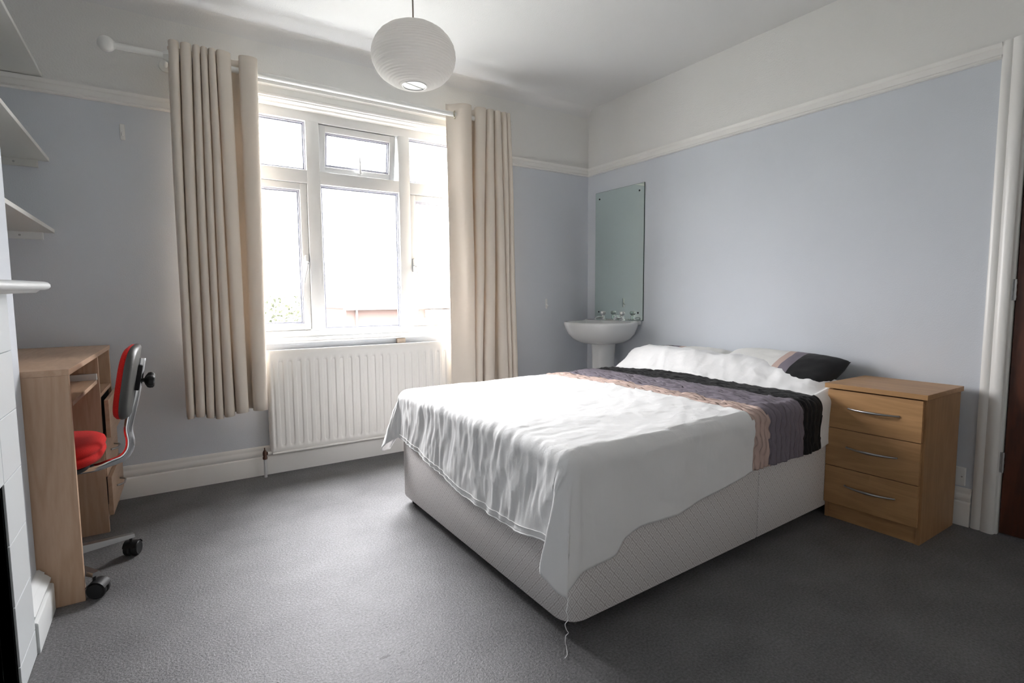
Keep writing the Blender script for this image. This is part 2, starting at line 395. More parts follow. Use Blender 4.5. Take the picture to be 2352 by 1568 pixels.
# left: alcove wall and chimney breast
CY = -1.125
bm = bmesh.new(); box(bm, (AX-0.1, CY-0.2, 0), (AX, 0, RZ)); wl = struct('wall_left', bm, 'wall_blue')
FY0, FY1, FZ = -1.60, -2.20, 0.583      # fireplace opening
bm = bmesh.new()
for a, b in (((AX, FY0, 0), (RX, CY, RZ)), ((AX, RY, 0), (RX, FY1, RZ)), ((AX, FY1, FZ), (RX, FY0, RZ))): box(bm, a, b)
struct('chimney_breast', bm, 'wall_blue', wl)
bm = B(((AX-0.1, RY-0.1, 0), (0.1, RY, RZ))); struct('wall_front', bm, 'wall_white')

# picture rails
rail_prof = [(0, 0.0), (-0.016, 0.0), (-0.022, 0.004), (-0.022, 0.010), (-0.016, 0.014), (-0.014, 0.018), (-0.013, 0.044), (-0.017, 0.048), (-0.020, 0.054), (-0.024, 0.061), (-0.024, 0.065), (0, 0.065)]
for i, (a, b) in enumerate(((AX, WX0-0.03), (WX1+0.03, 0.0))):
    bm = bmesh.new(); extrude_profile(bm, rail_prof, a, b, lambda u, v, t: (t, u, ZR0+v)); struct(f'trim_{i+1}', bm, 'trim')
bm = bmesh.new(); extrude_profile(bm, rail_prof, -2.632, -0.012, lambda u, v, t: (u, t, ZR0+v)); struct('trim_3', bm, 'trim')
# skirting boards
sk = [(0, 0), (-0.022, 0), (-0.022, 0.105), (-0.020, 0.110), (-0.014, 0.113), (-0.018, 0.120), (-0.019, 0.132), (-0.014, 0.145), (-0.010, 0.152), (-0.011, 0.158), (-0.006, 0.168), (-0.004, 0.173), (0, 0.173)]
bm = bmesh.new(); extrude_profile(bm, sk, AX, 0.0, lambda u, v, t: (t, u, v)); struct('baseboard_back', bm, 'trim', None, 50)
bm = bmesh.new(); extrude_profile(bm, sk, -2.628, -0.01, lambda u, v, t: (u, t, v)); struct('baseboard_right', bm, 'trim', None, 50)
bm = bmesh.new(); extrude_profile(bm, [(u*1.9, v*0.87) for u, v in sk], -1.398, CY, lambda u, v, t: (RX-u, t, v)); struct('baseboard_left', bm, 'trim_cool', None, 50)

struct('door_sky_blocker', B(((0.13, DY1-0.3, -0.1), (0.2, DY0+0.3, RZ))), 'wall_blue')  # unseen slab added behind the door to keep sky light from its gaps
# door, frame and architrave
ar = [(0, 0), (-0.014, 0.002), (-0.020, 0.012), (-0.020, 0.030), (-0.016, 0.036), (-0.024, 0.044), (-0.028, 0.060), (-0.028, 0.074), (-0.022, 0.082), (0.0, 0.086)]
bm = bmesh.new()
extrude_profile(bm, ar, 0.0, 2.117, lambda u, v, t: (u, -2.630 - v, t))
box(bm, (-0.028, -2.70, 2.031), (0, DY1-0.085, 2.117), 0.003)
extrude_profile(bm, ar, 0.0, 2.117, lambda u, v, t: (u, DY1-0.085+v, t))
box(bm, (-0.006, -2.722, 0), (0.10, -2.700, DZ), 0.002); box(bm, (-0.006, DY1-0.01, 0), (0.10, DY1+0.012, DZ), 0.002); box(bm, (-0.006, DY1, DZ-0.02), (0.10, DY0, DZ+0.006), 0.002)
struct('trim_4', bm, 'trim', None, 40)
d1 = struct('door_1', B(((0.004, DY1+0.014, 0.008), (0.044, -2.726, DZ-0.024)), bev=0.002), 'mahogany')
for z in (1.075, 0.325, 1.86):
    bm = bmesh.new(); tube(bm, [(-0.002, -2.7235, z-0.045), (-0.002, -2.7235, z+0.045)], 0.0065, 10)
    for k in (-0.03, 0, 0.03): tube(bm, [(-0.002, -2.7235, z+k-0.006), (-0.002, -2.7235, z+k+0.006)], 0.0075, 10)
    box(bm, (-0.0035, -2.718, z-0.045), (-0.0065, -2.706, z+0.045))
    finish('hinge', bm, 'steel', d1, 40)
bm = bmesh.new(); lathe(bm, [(0, 0.05), (0.02, 0.05), (0.026, 0.04), (0.024, 0.028), (0.012, 0.018), (0.012, 0.004), (0.024, 0.002), (0.024, 0)], n=20, M4=Matrix.Translation((0.004, -3.42, 1.0)) @ Matrix.Rotation(-PI/2, 4, 'Y'))
finish('handle', bm, 'brass', d1, 40)

# ------------------------------------------------------------------ window
wx = [-2.79, -2.195, -1.59, -1.00]          # frame outer / mullion centres
YF0, YF1 = 0.10, 0.165
win = thing('window_1', 'white framed casement window with six panes over the radiator', 'window', (-1.89, 0.13, 0.80))
win['kind'] = 'structure'; del win['category']; del win['label']
ZB, ZT, ZM0, ZM1 = 0.808, 2.215, 1.777, 1.858
bm = bmesh.new()
box(bm, (wx[0], YF0, ZB), (wx[0]+0.05, YF1, ZT), 0.004); box(bm, (wx[3]-0.05, YF0, ZB), (wx[3], YF1, ZT), 0.004)
box(bm, (wx[0]+0.04, YF0, ZB), (wx[3]-0.04, YF1, ZB+0.045), 0.004); box(bm, (wx[0]+0.04, YF0, ZT-0.058), (wx[3]-0.04, YF1, ZT), 0.004)
for c in wx[1:3]: box(bm, (c-0.041, YF0, ZB+0.05), (c+0.041, YF1, ZT-0.05), 0.004)
for a, b in ((wx[0]+0.045, wx[1]-0.038), (wx[1]+0.038, wx[2]-0.038), (wx[2]+0.038, wx[3]-0.045)): box(bm, (a, YF0+0.0005, ZM0), (b, YF1-0.0005, ZM1), 0.004)
finish('window_frame', bm, 'upvc', win, 40)
def ring4(bm, x0, x1, z0, z1, w, y0, y1, bev=0.004, M4=None):
    vv = []
    vv += box(bm, (x0, y0, z0), (x0+w, y1, z1), bev); vv += box(bm, (x1-w, y0, z0), (x1, y1, z1), bev)
    vv += box(bm, (x0+w-0.004, y0+.0004, z0), (x1-w+0.004, y1-.0004, z0+w), bev); vv += box(bm, (x0+w-0.004, y0+.0004, z1-w), (x1-w+0.004, y1-.0004, z1), bev)
    if M4 is not None: bmesh.ops.transform(bm, matrix=M4, verts=list(set(v for v in vv if v.is_valid)))
def pane(x0, x1, z0, z1, y, M4=None, parent=win):
    bm = bmesh.new(); ring4(bm, x0-0.004, x1+0.004, z0-0.004, z1+0.004, 0.010, y-0.004, y+0.004, 0, M4); finish('gasket', bm, 'gasket', parent)
    bm = bmesh.new(); ring4(bm, x0+0.004, x1-0.004, z0+0.004, z1-0.004, 0.009, y+0.006, y+0.016, 0, M4); finish('spacer_bar', bm, 'spacer', parent)
    bm = bmesh.new(); box(bm, (x0, y+0.004, z0), (x1, y+0.007, z1)); 
    if M4 is not None: bmesh.ops.transform(bm, matrix=M4, verts=bm.verts)
    finish('pane', bm, 'glass', parent)
for i in range(3):
    x0, x1 = (wx[i]+0.05 if i == 0 else wx[i]+0.041), (wx[i+1]-0.05 if i == 2 else wx[i+1]-0.041)
    # lower light
    if i == 1: pane(x0+0.002, x1-0.002, ZB+0.047, ZM0-0.002, 0.128)
    else:
        bm = bmesh.new(); ring4(bm, x0+0.002, x1-0.002, ZB+0.046, ZM0-0.001, 0.042, YF0+0.012, YF1-0.006, 0.005)
        sash = finish('casement_sash', bm, 'upvc', win, 40)
        pane(x0+0.046, x1-0.046, ZB+0.088, ZM0-0.045, 0.128, None, sash)
        xh = x1-0.018 if i == 0 else x0+0.018; sgn = -1 if i == 0 else 1
        bm = bmesh.new(); box(bm, (xh-0.010, YF0-0.004, 1.24), (xh+0.010, YF0+0.013, 1.33), 0.003)
        tube(bm, [(xh, YF0-0.001, 1.285), (xh, YF0-0.022, 1.280), (xh+sgn*0.004, YF0-0.028, 1.25), (xh+sgn*0.018, YF0-0.026, 1.20), (xh+sgn*0.026, YF0-0.024, 1.155)], [0.009, 0.009, 0.008, 0.006, 0.005], 10)
        finish('handle', bm, 'upvc', sash, 50)
        bm = bmesh.new(); lathe(bm, [(0, 0.002), (0.0045, 0.002), (0.0045, 0)], n=12, M4=Matrix.Translation((xh, YF0-0.0315, 1.276)) @ Matrix.Rotation(PI/2, 4, 'X')); finish('lock_barrel', bm, 'steel', sash)
    # top light
    if i != 1: pane(x0+0.002, x1-0.002, ZM1+0.002, ZT-0.060, 0.128)
    else:
        hz = ZT-0.060
        Mo = Matrix.Translation((0, YF0+0.03, hz)) @ Matrix.Rotation(math.radians(8.0), 4, 'X') @ Matrix.Translation((0, -(YF0+0.03), -hz))
        bm = bmesh.new(); ring4(bm, x0+0.002, x1-0.010, ZM1+0.003, hz, 0.042, YF0+0.012, YF1-0.006, 0.005, Mo)
        sash = finish('top_hung_sash', bm, 'upvc', win, 40)
        pane(x0+0.046, x1-0.054, ZM1+0.047, hz-0.045, 0.128, Mo, sash)
        bm = bmesh.new(); xc = (x0+x1)/2; tube(bm, [(xc, YF0+0.005, ZM1+0.03), (xc, YF0-0.02, ZM1+0.035), (xc-0.002, YF0-0.026, ZM1+0.07), (xc-0.004, YF0-0.02, ZM1+0.13)], [0.008, 0.008, 0.006, 0.004], 10)
        lathe(bm, [(0, 0.003), (0.007, 0.003), (0.007, -0.01)], n=12, M4=Matrix.Translation((xc, YF0-0.025, ZM1+0.03)) @ Matrix.Rotation(PI/2, 4, 'X'))
        bmesh.ops.transform(bm, matrix=Mo, verts=bm.verts); finish('handle', bm, 'upvc', sash, 50)
# sill board, reveals and moulded head trim
bm = bmesh.new(); box(bm, (WX0-0.04, -0.028, 0.785), (WX1+0.04, YF0+0.002, 0.805), 0.007, 3); box(bm, (WX0, YF0-0.02, 0.803), (WX1, YF0+0.02, 0.812), 0.003)
finish('window_sill', bm, 'upvc', win, 40)
bm = bmesh.new()
hp = [(0.002, 0), (-0.014, 0), (-0.018, 0.006), (-0.018, 0.014), (-0.012, 0.018), (-0.012, 0.050), (-0.020, 0.056), (-0.030, 0.062), (-0.030, 0.074), (0.002, 0.076)]
extrude_profile(bm, hp, WX0-0.03, WX1+0.03, lambda u, v, t: (t, u, WZ1-0.004+v))
box(bm, (WX0, -0.002, WZ1-0.012), (WX1, 0.05, WZ1+0.002), 0.003); box(bm, (WX0, 0.045, WZ1-0.022), (WX1, YF0+0.004, WZ1+0.002), 0.003)
finish('window_head', bm, 'trim', win, 40)
bm = bmesh.new()
for xx in (WX0, WX1):
    s = 1 if xx == WX0 else -1
    box(bm, (xx, -0.010, 0.788), (xx+s*0.006, YF1, WZ1-0.02), 0.0); box(bm, (xx-s*0.03, -0.014, 0.788), (xx+s*0.002, 0.0, WZ1), 0.003)
finish('window_lining', bm, 'trim', win, 40)

# ------------------------------------------------------------------ outside
bm = B(((-60, 0.4, -3.3), (60, 90, -3.2))); struct('ground_outside', bm, 'ground')
h = thing('house', 'pale roofed house with pinkish wall seen through the middle window pane', 'house', (4.8, 16, -3.2))
finish('wall', B(((1.95, 14, -3.2), (7.6, 20, 0.74))), 'brickwall', h)
bm = bmesh.new(); extrude_profile(bm, [(13.75, 0.72), (17, 1.9), (20.3, 0.72)], 1.8, 7.8, lambda u, v, t: (t, u, v)); finish('roof', bm, 'roof', h)
finish('downpipe', B(((2.25, 13.92, -3.2), (2.31, 14.0, 0.7))), 'housewhite', h)
finish('gutter', B(((1.8, 13.66, 0.66), (7.8, 13.78, 0.75))), 'housewhite', h)
h2 = thing('house', 'white building behind with a dark window, through the right pane', 'house', (8.5, 13, -3.2))
finish('wall', B(((4.6, 12.6, -3.2), (9.6, 13.7, 0.62))), 'housewhite', h2)
finish('window', B(((4.75, 12.56, -0.1), (5.6, 12.6, 0.45))), 'winglass', h2)
finish('chimney', B(((1.9, 16.6, 1.3), (2.3, 17.2, 1.75))), 'housewhite', h)
def bush(bm, c, r, n, seed):
    rnd = random.Random(seed)
    for _ in range(n):
        d = Vector((rnd.gauss(0, 1), rnd.gauss(0, 1), rnd.gauss(0, 1))).normalized()*r*rnd.uniform(0.35, 1)**0.5
        p = Vector(c) + Vector((d.x, d.y, d.z*1.15)); s = rnd.uniform(0.025, 0.07)
        a = Vector((rnd.uniform(-1, 1), rnd.uniform(-1, 1), rnd.uniform(-1, 1))).normalized(); b = a.cross(Vector((rnd.uniform(-1, 1), 1, rnd.uniform(-1, 1)))).normalized()
        bm.faces.new([bm.verts.new(p+a*s), bm.verts.new(p+b*s*0.6), bm.verts.new(p-a*s), bm.verts.new(p-b*s*0.6)])
tr = thing('tree', 'pale green garden tree seen through the left window pane', 'tree', (-0.55, 11, -3.2))
bm = bmesh.new(); tube(bm, [(-0.55, 11, -3.2), (-0.5, 11, -1.5), (-0.55, 11.05, -0.2)], [0.13, 0.1, 0.05], 10); finish('trunk', bm, 'bark', tr, 60)
bm = bmesh.new(); bush(bm, (-0.45, 11, 0.1), 0.95, 2600, 3); bush(bm, (-0.9, 11.3, -0.6), 1.0, 1800, 4); bush(bm, (0.0, 11.2, -0.9), 0.9, 1800, 5); finish('foliage', bm, 'tree', tr)

# ------------------------------------------------------------------ radiator
rad = thing('radiator', 'white panel radiator with vertical flutes below the window', 'radiator', (-1.93, -0.06, 0.13))
RX0, RX1, RZ0, RZ1, RYF = -2.535, -1.325, 0.148, 0.754, -0.092
bm = bmesh.new()
nx, nz = 24*12, 44
def gx(x):
    t = ((x - (RX0+0.041)) / 0.0508) % 1.0
    d = abs(t-0.5)*2            # 0 at groove... 1 at rib centre
    d = 1-d
    return smoothstep(0.42, 0.78, d)
rows = []
for j in range(nz+1):
    z = RZ0 + (RZ1-RZ0)*j/nz
    row = []
    for i in range(nx+1):
        x = RX0 + (RX1-RX0)*i/nx
        k = gx(x)
        # rounded groove ends
        zt, zb = RZ1-0.062, RZ0+0.030
        e = smoothstep(zb-0.004, zb+0.022, z) * (1-smoothstep(zt-0.022, zt+0.004, z))
        e *= smoothstep(RX0+0.012, RX0+0.03, x) * (1-smoothstep(RX1-0.03, RX1-0.012, x))
        y = RYF + 0.0135*k*e
        edge = min(x-RX0, RX1-x, z-RZ0, RZ1-z)
        y += 0.006*(1-smoothstep(0, 0.008, edge))
        row.append(bm.verts.new((x, y, z)))
    rows.append(row)
for j in range(nz):
    for i in range(nx): bm.faces.new((rows[j][i], rows[j][i+1], rows[j+1][i+1], rows[j+1][i]))
box(bm, (RX0, RYF+0.006, RZ0), (RX1, RYF+0.012, RZ1)); 
finish('front_panel', bm, 'radiator', rad, 60)
bm = bmesh.new(); box(bm, (RX0, RYF+0.012, RZ1-0.02), (RX1, -0.035, RZ1-0.003), 0.003); box(bm, (RX0+0.01, -0.045, RZ0+0.01), (RX1-0.01, -0.036, RZ1-0.01), 0.002)
for xx in (RX0-0.004, RX1-0.004): box(bm, (xx, RYF+0.010, RZ0+0.004), (xx+0.008, -0.03, RZ1-0.002), 0.003)
finish('casing', bm, 'radiator', rad, 40)
bm = bmesh.new(); tube(bm, [(RX0+0.004, RYF+0.008, RZ0-0.008), (RX1-0.004, RYF+0.008, RZ0-0.008)], 0.0075, 10); finish('bottom_rail', bm, 'radiator', rad, 60)
bm = bmesh.new(); tube(bm, [(-2.572, -0.065, 0.0), (-2.572, -0.065, 0.115)], 0.0085, 12); finish('pipe', bm, 'upvc', rad, 60)
bm = bmesh.new(); lathe(bm, [(0.010, 0), (0.013, 0.002), (0.013, 0.014), (0.010, 0.018), (0.012, 0.026), (0.012, 0.042), (0.008, 0.052), (0.006, 0.055), (0.003, 0.057), (0.003, 0.070), (0, 0.071)], (-2.572, -0.065, 0.108), 14)
tube(bm, [(-2.572, -0.065, 0.142), (-2.548, -0.065, 0.142)], 0.009, 10); finish('valve', bm, 'bronze', rad, 50)
bm = bmesh.new(); tube(bm, [(-2.556, -0.065, 0.142), (-2.53, -0.065, 0.142)], 0.0105, 10); finish('valve_union', bm, 'radiator', rad, 50)
bm = bmesh.new(); box(bm, (-1.72, -0.03, 0.750), (-1.66, -0.004, 0.784), 0.003); tag(finish('wall_bracket', bm, 'cable', rad), 'brown wall bracket')

# ------------------------------------------------------------------ curtain pole and curtains
RODY, RODZ = -0.150, 2.284
pole = thing('curtain_pole', 'white curtain pole with ball finial above the window', 'curtain pole', (-2.0, -0.15, 2.284))
bm = bmesh.new(); tube(bm, [(-3.165, RODY, RODZ), (-2.0, RODY, RODZ), (-0.88, RODY, RODZ)], 0.0155, 20); finish('rod', bm, 'pole', pole, 60)
bm = bmesh.new(); lathe(bm, [(0, -0.036)] + [(0.036*math.cos(t), 0.036*math.sin(t)) for t in [(-PI/2+PI*k/14) for k in range(1, 14)]] + [(0, 0.036)], (0, 0, 0), 20, Matrix.Translation((-3.196, RODY, RODZ)))
tube(bm, [(-3.172, RODY, RODZ), (-3.160, RODY, RODZ)], 0.019, 16); finish('finial', bm, 'pole', pole, 60)
for xx in (-2.955, -0.885):
    bm = bmesh.new(); tube(bm, [(xx-0.012, RODY, RODZ), (xx, RODY, RODZ), (xx+0.012, RODY, RODZ)], [0.020, 0.026, 0.032], 6); tube(bm, [(xx, RODY+0.01, RODZ), (xx, -0.004, RODZ)], 0.010, 12)
    lathe(bm, [(0, 0.012), (0.012, 0.012), (0.03, 0.006), (0.032, 0)], n=20, M4=Matrix.Translation((xx, 0, RODZ)) @ Matrix.Rotation(PI/2, 4, 'X')); finish('bracket', bm, 'pole', pole, 50)

def curtain(label, top, bot, z0f, ztop, seed, group='curtains at the window'):
    """top/bot: lists of (x, y) plan knots alternating front ridges and back valleys"""
    cx = sum(p[0] for p in bot)/len(bot)
    t = thing('curtain', label, 'curtain', (cx, -0.15, 0.43), group)
    n = 10; rowsn = 46
    def path(kn, k):
        out = []
        for (x0, y0), (x1, y1) in zip(kn, kn[1:]):
            for i in range(n):
                s = i/n; w_ = abs(x1-x0)
                if w_ > 0.09: xs = s
                else:
                    xs = s + k*math.sin(2*PI*s)/(2*PI)
                    xs += (1 if y1 > y0 else -1)*0.30*min(1, 0.035/w_)*math.sin(PI*s)
                out.append((x0+(x1-x0)*xs, y0+(y1-y0)*(0.5-0.5*math.cos(PI*s))))
        out.append(kn[-1]); return out
    pt, pb = path(top, 1.9), path(bot, 1.7)
    bm = bmesh.new(); rows = []
    for j in range(rowsn+1):
        f = (j/rowsn); row = []
        g = f**0.8
        for i, (a, b) in enumerate(zip(pt, pb)):
            x = a[0]*(1-g)+b[0]*g; y = a[1]*(1-g)+b[1]*g
            z = ztop + (z0f(i/(len(pt)-1)) - ztop)*f
            nn = noise.noise(Vector((x*9+seed, z*1.1, seed*3.3)))
            x += 0.006*nn*min(1, f*3); y += 0.010*noise.noise(Vector((x*12, z*1.3+seed, 5)))*min(1, f*3)
            row.append(bm.verts.new((x, y, z)))
        rows.append(row)
    for j in range(rowsn):
        for i in range(len(pt)-1): bm.faces.new((rows[j][i], rows[j+1][i], rows[j+1][i+1], rows[j][i+1]))
    p = finish('fabric_panel', bm, 'curtain', t, 180)
    md = p.modifiers.new('thickness', 'SOLIDIFY'); md.thickness = 0.003; md.offset = 0
    # bottom hem line
    # eyelets where the cloth crosses the pole
    for (x0, y0), (x1, y1) in zip(top, top[1:]):
        xm = (x0+x1)/2; d = Vector((x1-x0, y1-y0, 0)); d = Vector((d.x*(1-1.9*0.9), d.y, 0)).normalized(); nrm = Vector((-d.y, d.x, 0))
        bm = bmesh.new(); c = Vector((xm, RODY, RODZ-0.004)); N = 22
        pts = [c + d*0.0255*math.cos(2*PI*k/N) + Vector((0, 0, 0.0255*math.sin(2*PI*k/N))) for k in range(N+1)]
        tube(bm, pts, 0.0048, 8, caps=False); bmesh.ops.remove_doubles(bm, verts=bm.verts, dist=1e-5)
        finish('eyelet', bm, 'brass', t, 180)
    return t
yr, yv = -0.203, -0.100
def kn(seq): return [(x, yr if k == 'r' else (yv if k == 'v' else k)) for x, k in seq]
topL = kn([(-2.945, 'v'), (-2.920, 'r'), (-2.894, 'v'), (-2.867, 'r'), (-2.838, 'v'), (-2.822, 'r'), (-2.803, 'v'), (-2.788, 'r'), (-2.770, 'v'), (-2.752, 'r'), (-2.733, 'v'), (-2.716, 'r'), (-2.645, 'v'), (-2.572, 'r'), (-2.525, 'v')])
botL = kn([(-2.955, 'v'), (-2.943, 'r'), (-2.918, 'v'), (-2.892, 'r'), (-2.868, 'v'), (-2.850, 'r'), (-2.825, 'v'), (-2.806, 'r'), (-2.783, 'v'), (-2.759, 'r'), (-2.725, 'v'), (-2.698, 'r'), (-2.645, 'v'), (-2.592, 'r'), (-2.548, 'v')])
curtain('cream eyelet curtain hanging left of the window, bunched in tight folds', topL, botL, lambda s: 0.418+0.012*math.sin(s*9), 2.352, 1.0)
topR = kn([(-1.375, -0.120), (-1.262, 'r'), (-1.190, 'v'), (-1.125, 'r'), (-1.090, 'v'), (-1.062, 'r'), (-1.030, 'v'), (-1.005, 'r'), (-0.972, 'v'), (-0.948, 'r'), (-0.932, 'v'), (-0.918, 'r'), (-0.898, 'v')])
botR = kn([(-1.370, -0.140), (-1.215, 'r'), (-1.195, 'v'), (-1.175, 'r'), (-1.130, 'v'), (-1.085, 'r'), (-1.020, 'v'), (-0.952, 'r'), (-0.930, 'v'), (-0.915, 'r'), (-0.890, 'v'), (-0.862, 'r'), (-0.835, 'v')])
curtain('cream eyelet curtain hanging right of the window behind the bed', topR, botR, lambda s: 0.40, 2.352, 4.0)

# ------------------------------------------------------------------ pendant lamp
LC = Vector((-2.105, -1.30, 2.058))
lamp = thing('pendant_lamp', 'oblate white paper lantern shade hanging on a brown flex', 'lamp', (LC.x, LC.y, RZ))
bm = bmesh.new(); prof = []; a_, b_ = 0.172, 0.121
NR = 30; n_ = NR*6
t0 = math.asin(-0.0)  # full range
for k in range(n_+1):
    ph = -PI/2 + 0.215 + (PI-0.43)*k/n_
    rr = 1 + 0.014*abs(math.sin(PI*k/6)) - 0.006
    r_ = a_*(math.cos(ph)**0.80)*rr; prof.append((r_, b_*math.sin(ph)*rr))
lathe(bm, prof, LC, 72)
for v in bm.verts:
    d = v.co - LC; s = 1 + 0.012*noise.noise(Vector((d.x*30, d.y*30, d.z*60))); v.co = LC + d*s
sh = finish('shade', bm, 'paper', lamp, 180)
bm = bmesh.new()
for sg in (-1, 1):
    rr, zz = [(p[0], p[1]) for p in (prof[0], prof[-1])][0 if sg < 0 else 1]
    tube(bm, [LC + Vector((rr*math.cos(2*PI*k/32), rr*math.sin(2*PI*k/32), zz)) for k in range(33)], 0.0022, 6, caps=False)
for ang in (0.5, 0.5+PI):
    tube(bm, [LC + Vector((0.016*math.cos(ang), 0.016*math.sin(ang), 0.09)), LC + Vector((prof[-1][0]*math.cos(ang), prof[-1][0]*math.sin(ang), prof[-1][1]))], 0.0015, 6)
tube(bm, [LC + Vector((prof[0][0]*math.cos(0.3), prof[0][0]*math.sin(0.3), prof[0][1])), LC + Vector((-prof[0][0]*math.cos(0.3), -prof[0][0]*math.sin(0.3), prof[0][1]))], 0.0015, 6)
tag(finish('wire_frame', bm, 'steel', lamp, 180), kind='stuff')
bm = bmesh.new(); tube(bm, [LC + Vector((0, 0, 0.08)), (LC.x, LC.y, 2.3), (LC.x, LC.y, RZ-0.02)], 0.0034, 8); finish('flex', bm, 'cable', lamp, 180)
bm = bmesh.new(); lathe(bm, [(0.006, 0.085), (0.018, 0.08), (0.020, 0.03), (0.017, 0.02), (0, 0.02)], LC, 20); finish('lamp_holder', bm, 'plate', lamp, 50)
bm = bmesh.new(); lathe(bm, [(0.012, 0.02), (0.014, 0.0), (0.028, -0.03), (0.030, -0.045), (0.024, -0.065), (0.012, -0.075), (0, -0.077)], LC, 20); finish('bulb', bm, 'bulb', lamp, 180)
bm = bmesh.new(); lathe(bm, [(0, -0.03), (0.012, -0.03), (0.04, -0.012), (0.045, 0)], (LC.x, LC.y, RZ), 28); finish('ceiling_rose', bm, 'plate', lamp, 50)

# ------------------------------------------------------------------ mirror, hooks, socket
t = thing('mirror', 'tall frameless mirror fixed to the wall above the washbasin', 'mirror', (0, -0.368, 0.874))
finish('glass_sheet', B(((-0.0075, -0.634, 0.8705), (-0.0015, -0.102, 1.898))), 'mirror_edge', t)
finish('silvered_face', B(((-0.0083, -0.6325, 0.872), (-0.0074, -0.1035, 1.8965))), 'mirror', t)
for yy, zz in ((-0.150, 1.845), (-0.585, 1.845), (-0.150, 0.93), (-0.585, 0.93)):
    bm = bmesh.new(); lathe(bm, [(0, 0.004), (0.006, 0.003), (0.0075, 0)], n=14, M4=Matrix.Translation((-0.0083, yy, zz)) @ Matrix.Rotation(-PI/2, 4, 'Y')); finish('mirror_screw', bm, 'black', t, 50)

def hook(x, z, label, s):
    t = thing('wall_hook', label, 'hook', (x, 0, z), 'white stick on wall hooks')
    bm = bmesh.new(); box(bm, (x-0.011*s, -0.005, z-0.04), (x+0.011*s, 0.0, z+0.04), 0.004, 3); finish('backplate', bm, 'plate', t, 50)
    bm = bmesh.new(); tube(bm, [(x, -0.004, z-0.004), (x, -0.012, z-0.014), (x, -0.020, z-0.020), (x, -0.024, z-0.012)], [0.006, 0.006, 0.005, 0.004], 10); finish('peg', bm, 'plate', t, 60)
hook(-3.16, 1.915, 'white stick-on hook high on the wall left of the curtains', 1.0)
hook(-0.44, 1.000, 'white stick-on hook on the wall between right curtain and corner', 0.8)
t = thing('socket_plate', 'white wall plate low on the wall between chest and door', 'socket', (0, -2.53, 0.225))
bm = bmesh.new(); box(bm, (-0.012, -2.603, 0.182), (0, -2.457, 0.268), 0.004, 3); finish('faceplate', bm, 'plate', t, 50)
bm = bmesh.new()
for yy in (-2.59,): lathe(bm, [(0, 0.002), (0.003, 0.002), (0.0035, 0)], n=10, M4=Matrix.Translation((-0.012, yy, 0.225)) @ Matrix.Rotation(-PI/2, 4, 'Y'))
finish('plate_screw', bm, 'steel', t)
bm = bmesh.new(); lathe(bm, [(0, 0.002), (0.003, 0.002), (0.0035, 0)], n=10, M4=Matrix.Translation((-0.012, -2.47, 0.225)) @ Matrix.Rotation(-PI/2, 4, 'Y')); finish('plate_screw', bm, 'steel', t)

# ------------------------------------------------------------------ washbasin
ba = thing('washbasin', 'white pedestal washbasin under the mirror in the corner', 'washbasin', (-0.2, -0.375, 0.0))
BC = (-0.215, -0.375)
def rim(th, sx=0.235, sy=0.285, back=0.0):
    """D shaped outline: full curve to the room, squarer to the wall"""
    c, s = math.cos(th), math.sin(th)
    n = 2.35 if c < 0 else 4.5
    r = (abs(c)**n + abs(s)**n)**(-1/n)
    return (BC[0] + c*r*(sx if c < 0 else 0.205), BC[1] + s*r*sy)
bm = bmesh.new(); N = 64
prof = [  # (scale, z) outer underside to rim, over and into the bowl
    (0.30, 0.690), (0.42, 0.694), (0.60, 0.708), (0.77, 0.735), (0.89, 0.772), (0.965, 0.812), (0.995, 0.838), (1.0, 0.848), (0.995, 0.856), (0.975, 0.861), (0.945, 0.862), (0.91, 0.858), (0.88, 0.845)]
rings = []
for sc, z in prof:
    ring = []
    for k in range(N):
        th = 2*PI*k/N; x, y = rim(th)
        xx = BC[0]+(x-BC[0])*sc; yy = BC[1]+(y-BC[1])*sc
        if x > BC[0] and sc < 0.9: xx = BC[0]+(x-BC[0])*max(sc, 0.5+0.5*sc)
        if sc in (0.91, 0.88) and x > BC[0]-0.02: xx = min(xx, BC[0]+0.085)
        zz = z + (0.010 if (x > BC[0]+0.1 and 0.84 < z) else 0)
        ring.append(bm.verts.new((xx, yy, zz)))
    rings.append(ring)
for sc, z in ((0.84, 0.815), (0.74, 0.775), (0.58, 0.742), (0.36, 0.727), (0.12, 0.722)):
    rings.append([bm.verts.new((min(BC[0]-0.02+(rim(2*PI*k/N)[0]-BC[0])*sc, BC[0]+0.08), BC[1]+(rim(2*PI*k/N)[1]-BC[1])*sc, z)) for k in range(N)])
for a, b in zip(rings, rings[1:]):
    for k in range(N): bm.faces.new((a[k], a[(k+1) % N], b[(k+1) % N], b[k]))
bm.faces.new(rings[0][::-1]); bm.faces.new(rings[-1])
bmesh.ops.recalc_face_normals(bm, faces=bm.faces)
bowl = finish('bowl', bm, 'ceramic', ba, 60)
bm = bmesh.new()
box(bm, (-0.12, -0.62, 0.84), (-0.004, -0.13, 0.868), 0.008, 3)   # flat tap deck
finish('tap_deck', bm, 'ceramic', ba, 40)
bm = bmesh.new()
pr = []
for z, rx, ry in ((0.0, 0.115, 0.11), (0.02, 0.113, 0.108), (0.05, 0.095, 0.09), (0.3, 0.085, 0.082), (0.6, 0.09, 0.086), (0.69, 0.096, 0.092), (0.70, 0.090, 0.088)):
    pr.append([bm.verts.new((-0.165+rx*math.cos(2*PI*k/32), -0.375+ry*math.sin(2*PI*k/32), z)) for k in range(32)])
for a, b in zip(pr, pr[1:]):
    for k in range(32): bm.faces.new((a[k], a[(k+1) % 32], b[(k+1) % 32], b[k]))
bm.faces.new(pr[0][::-1]); bm.faces.new(pr[-1])
finish('pedestal', bm, 'ceramic', ba, 50)
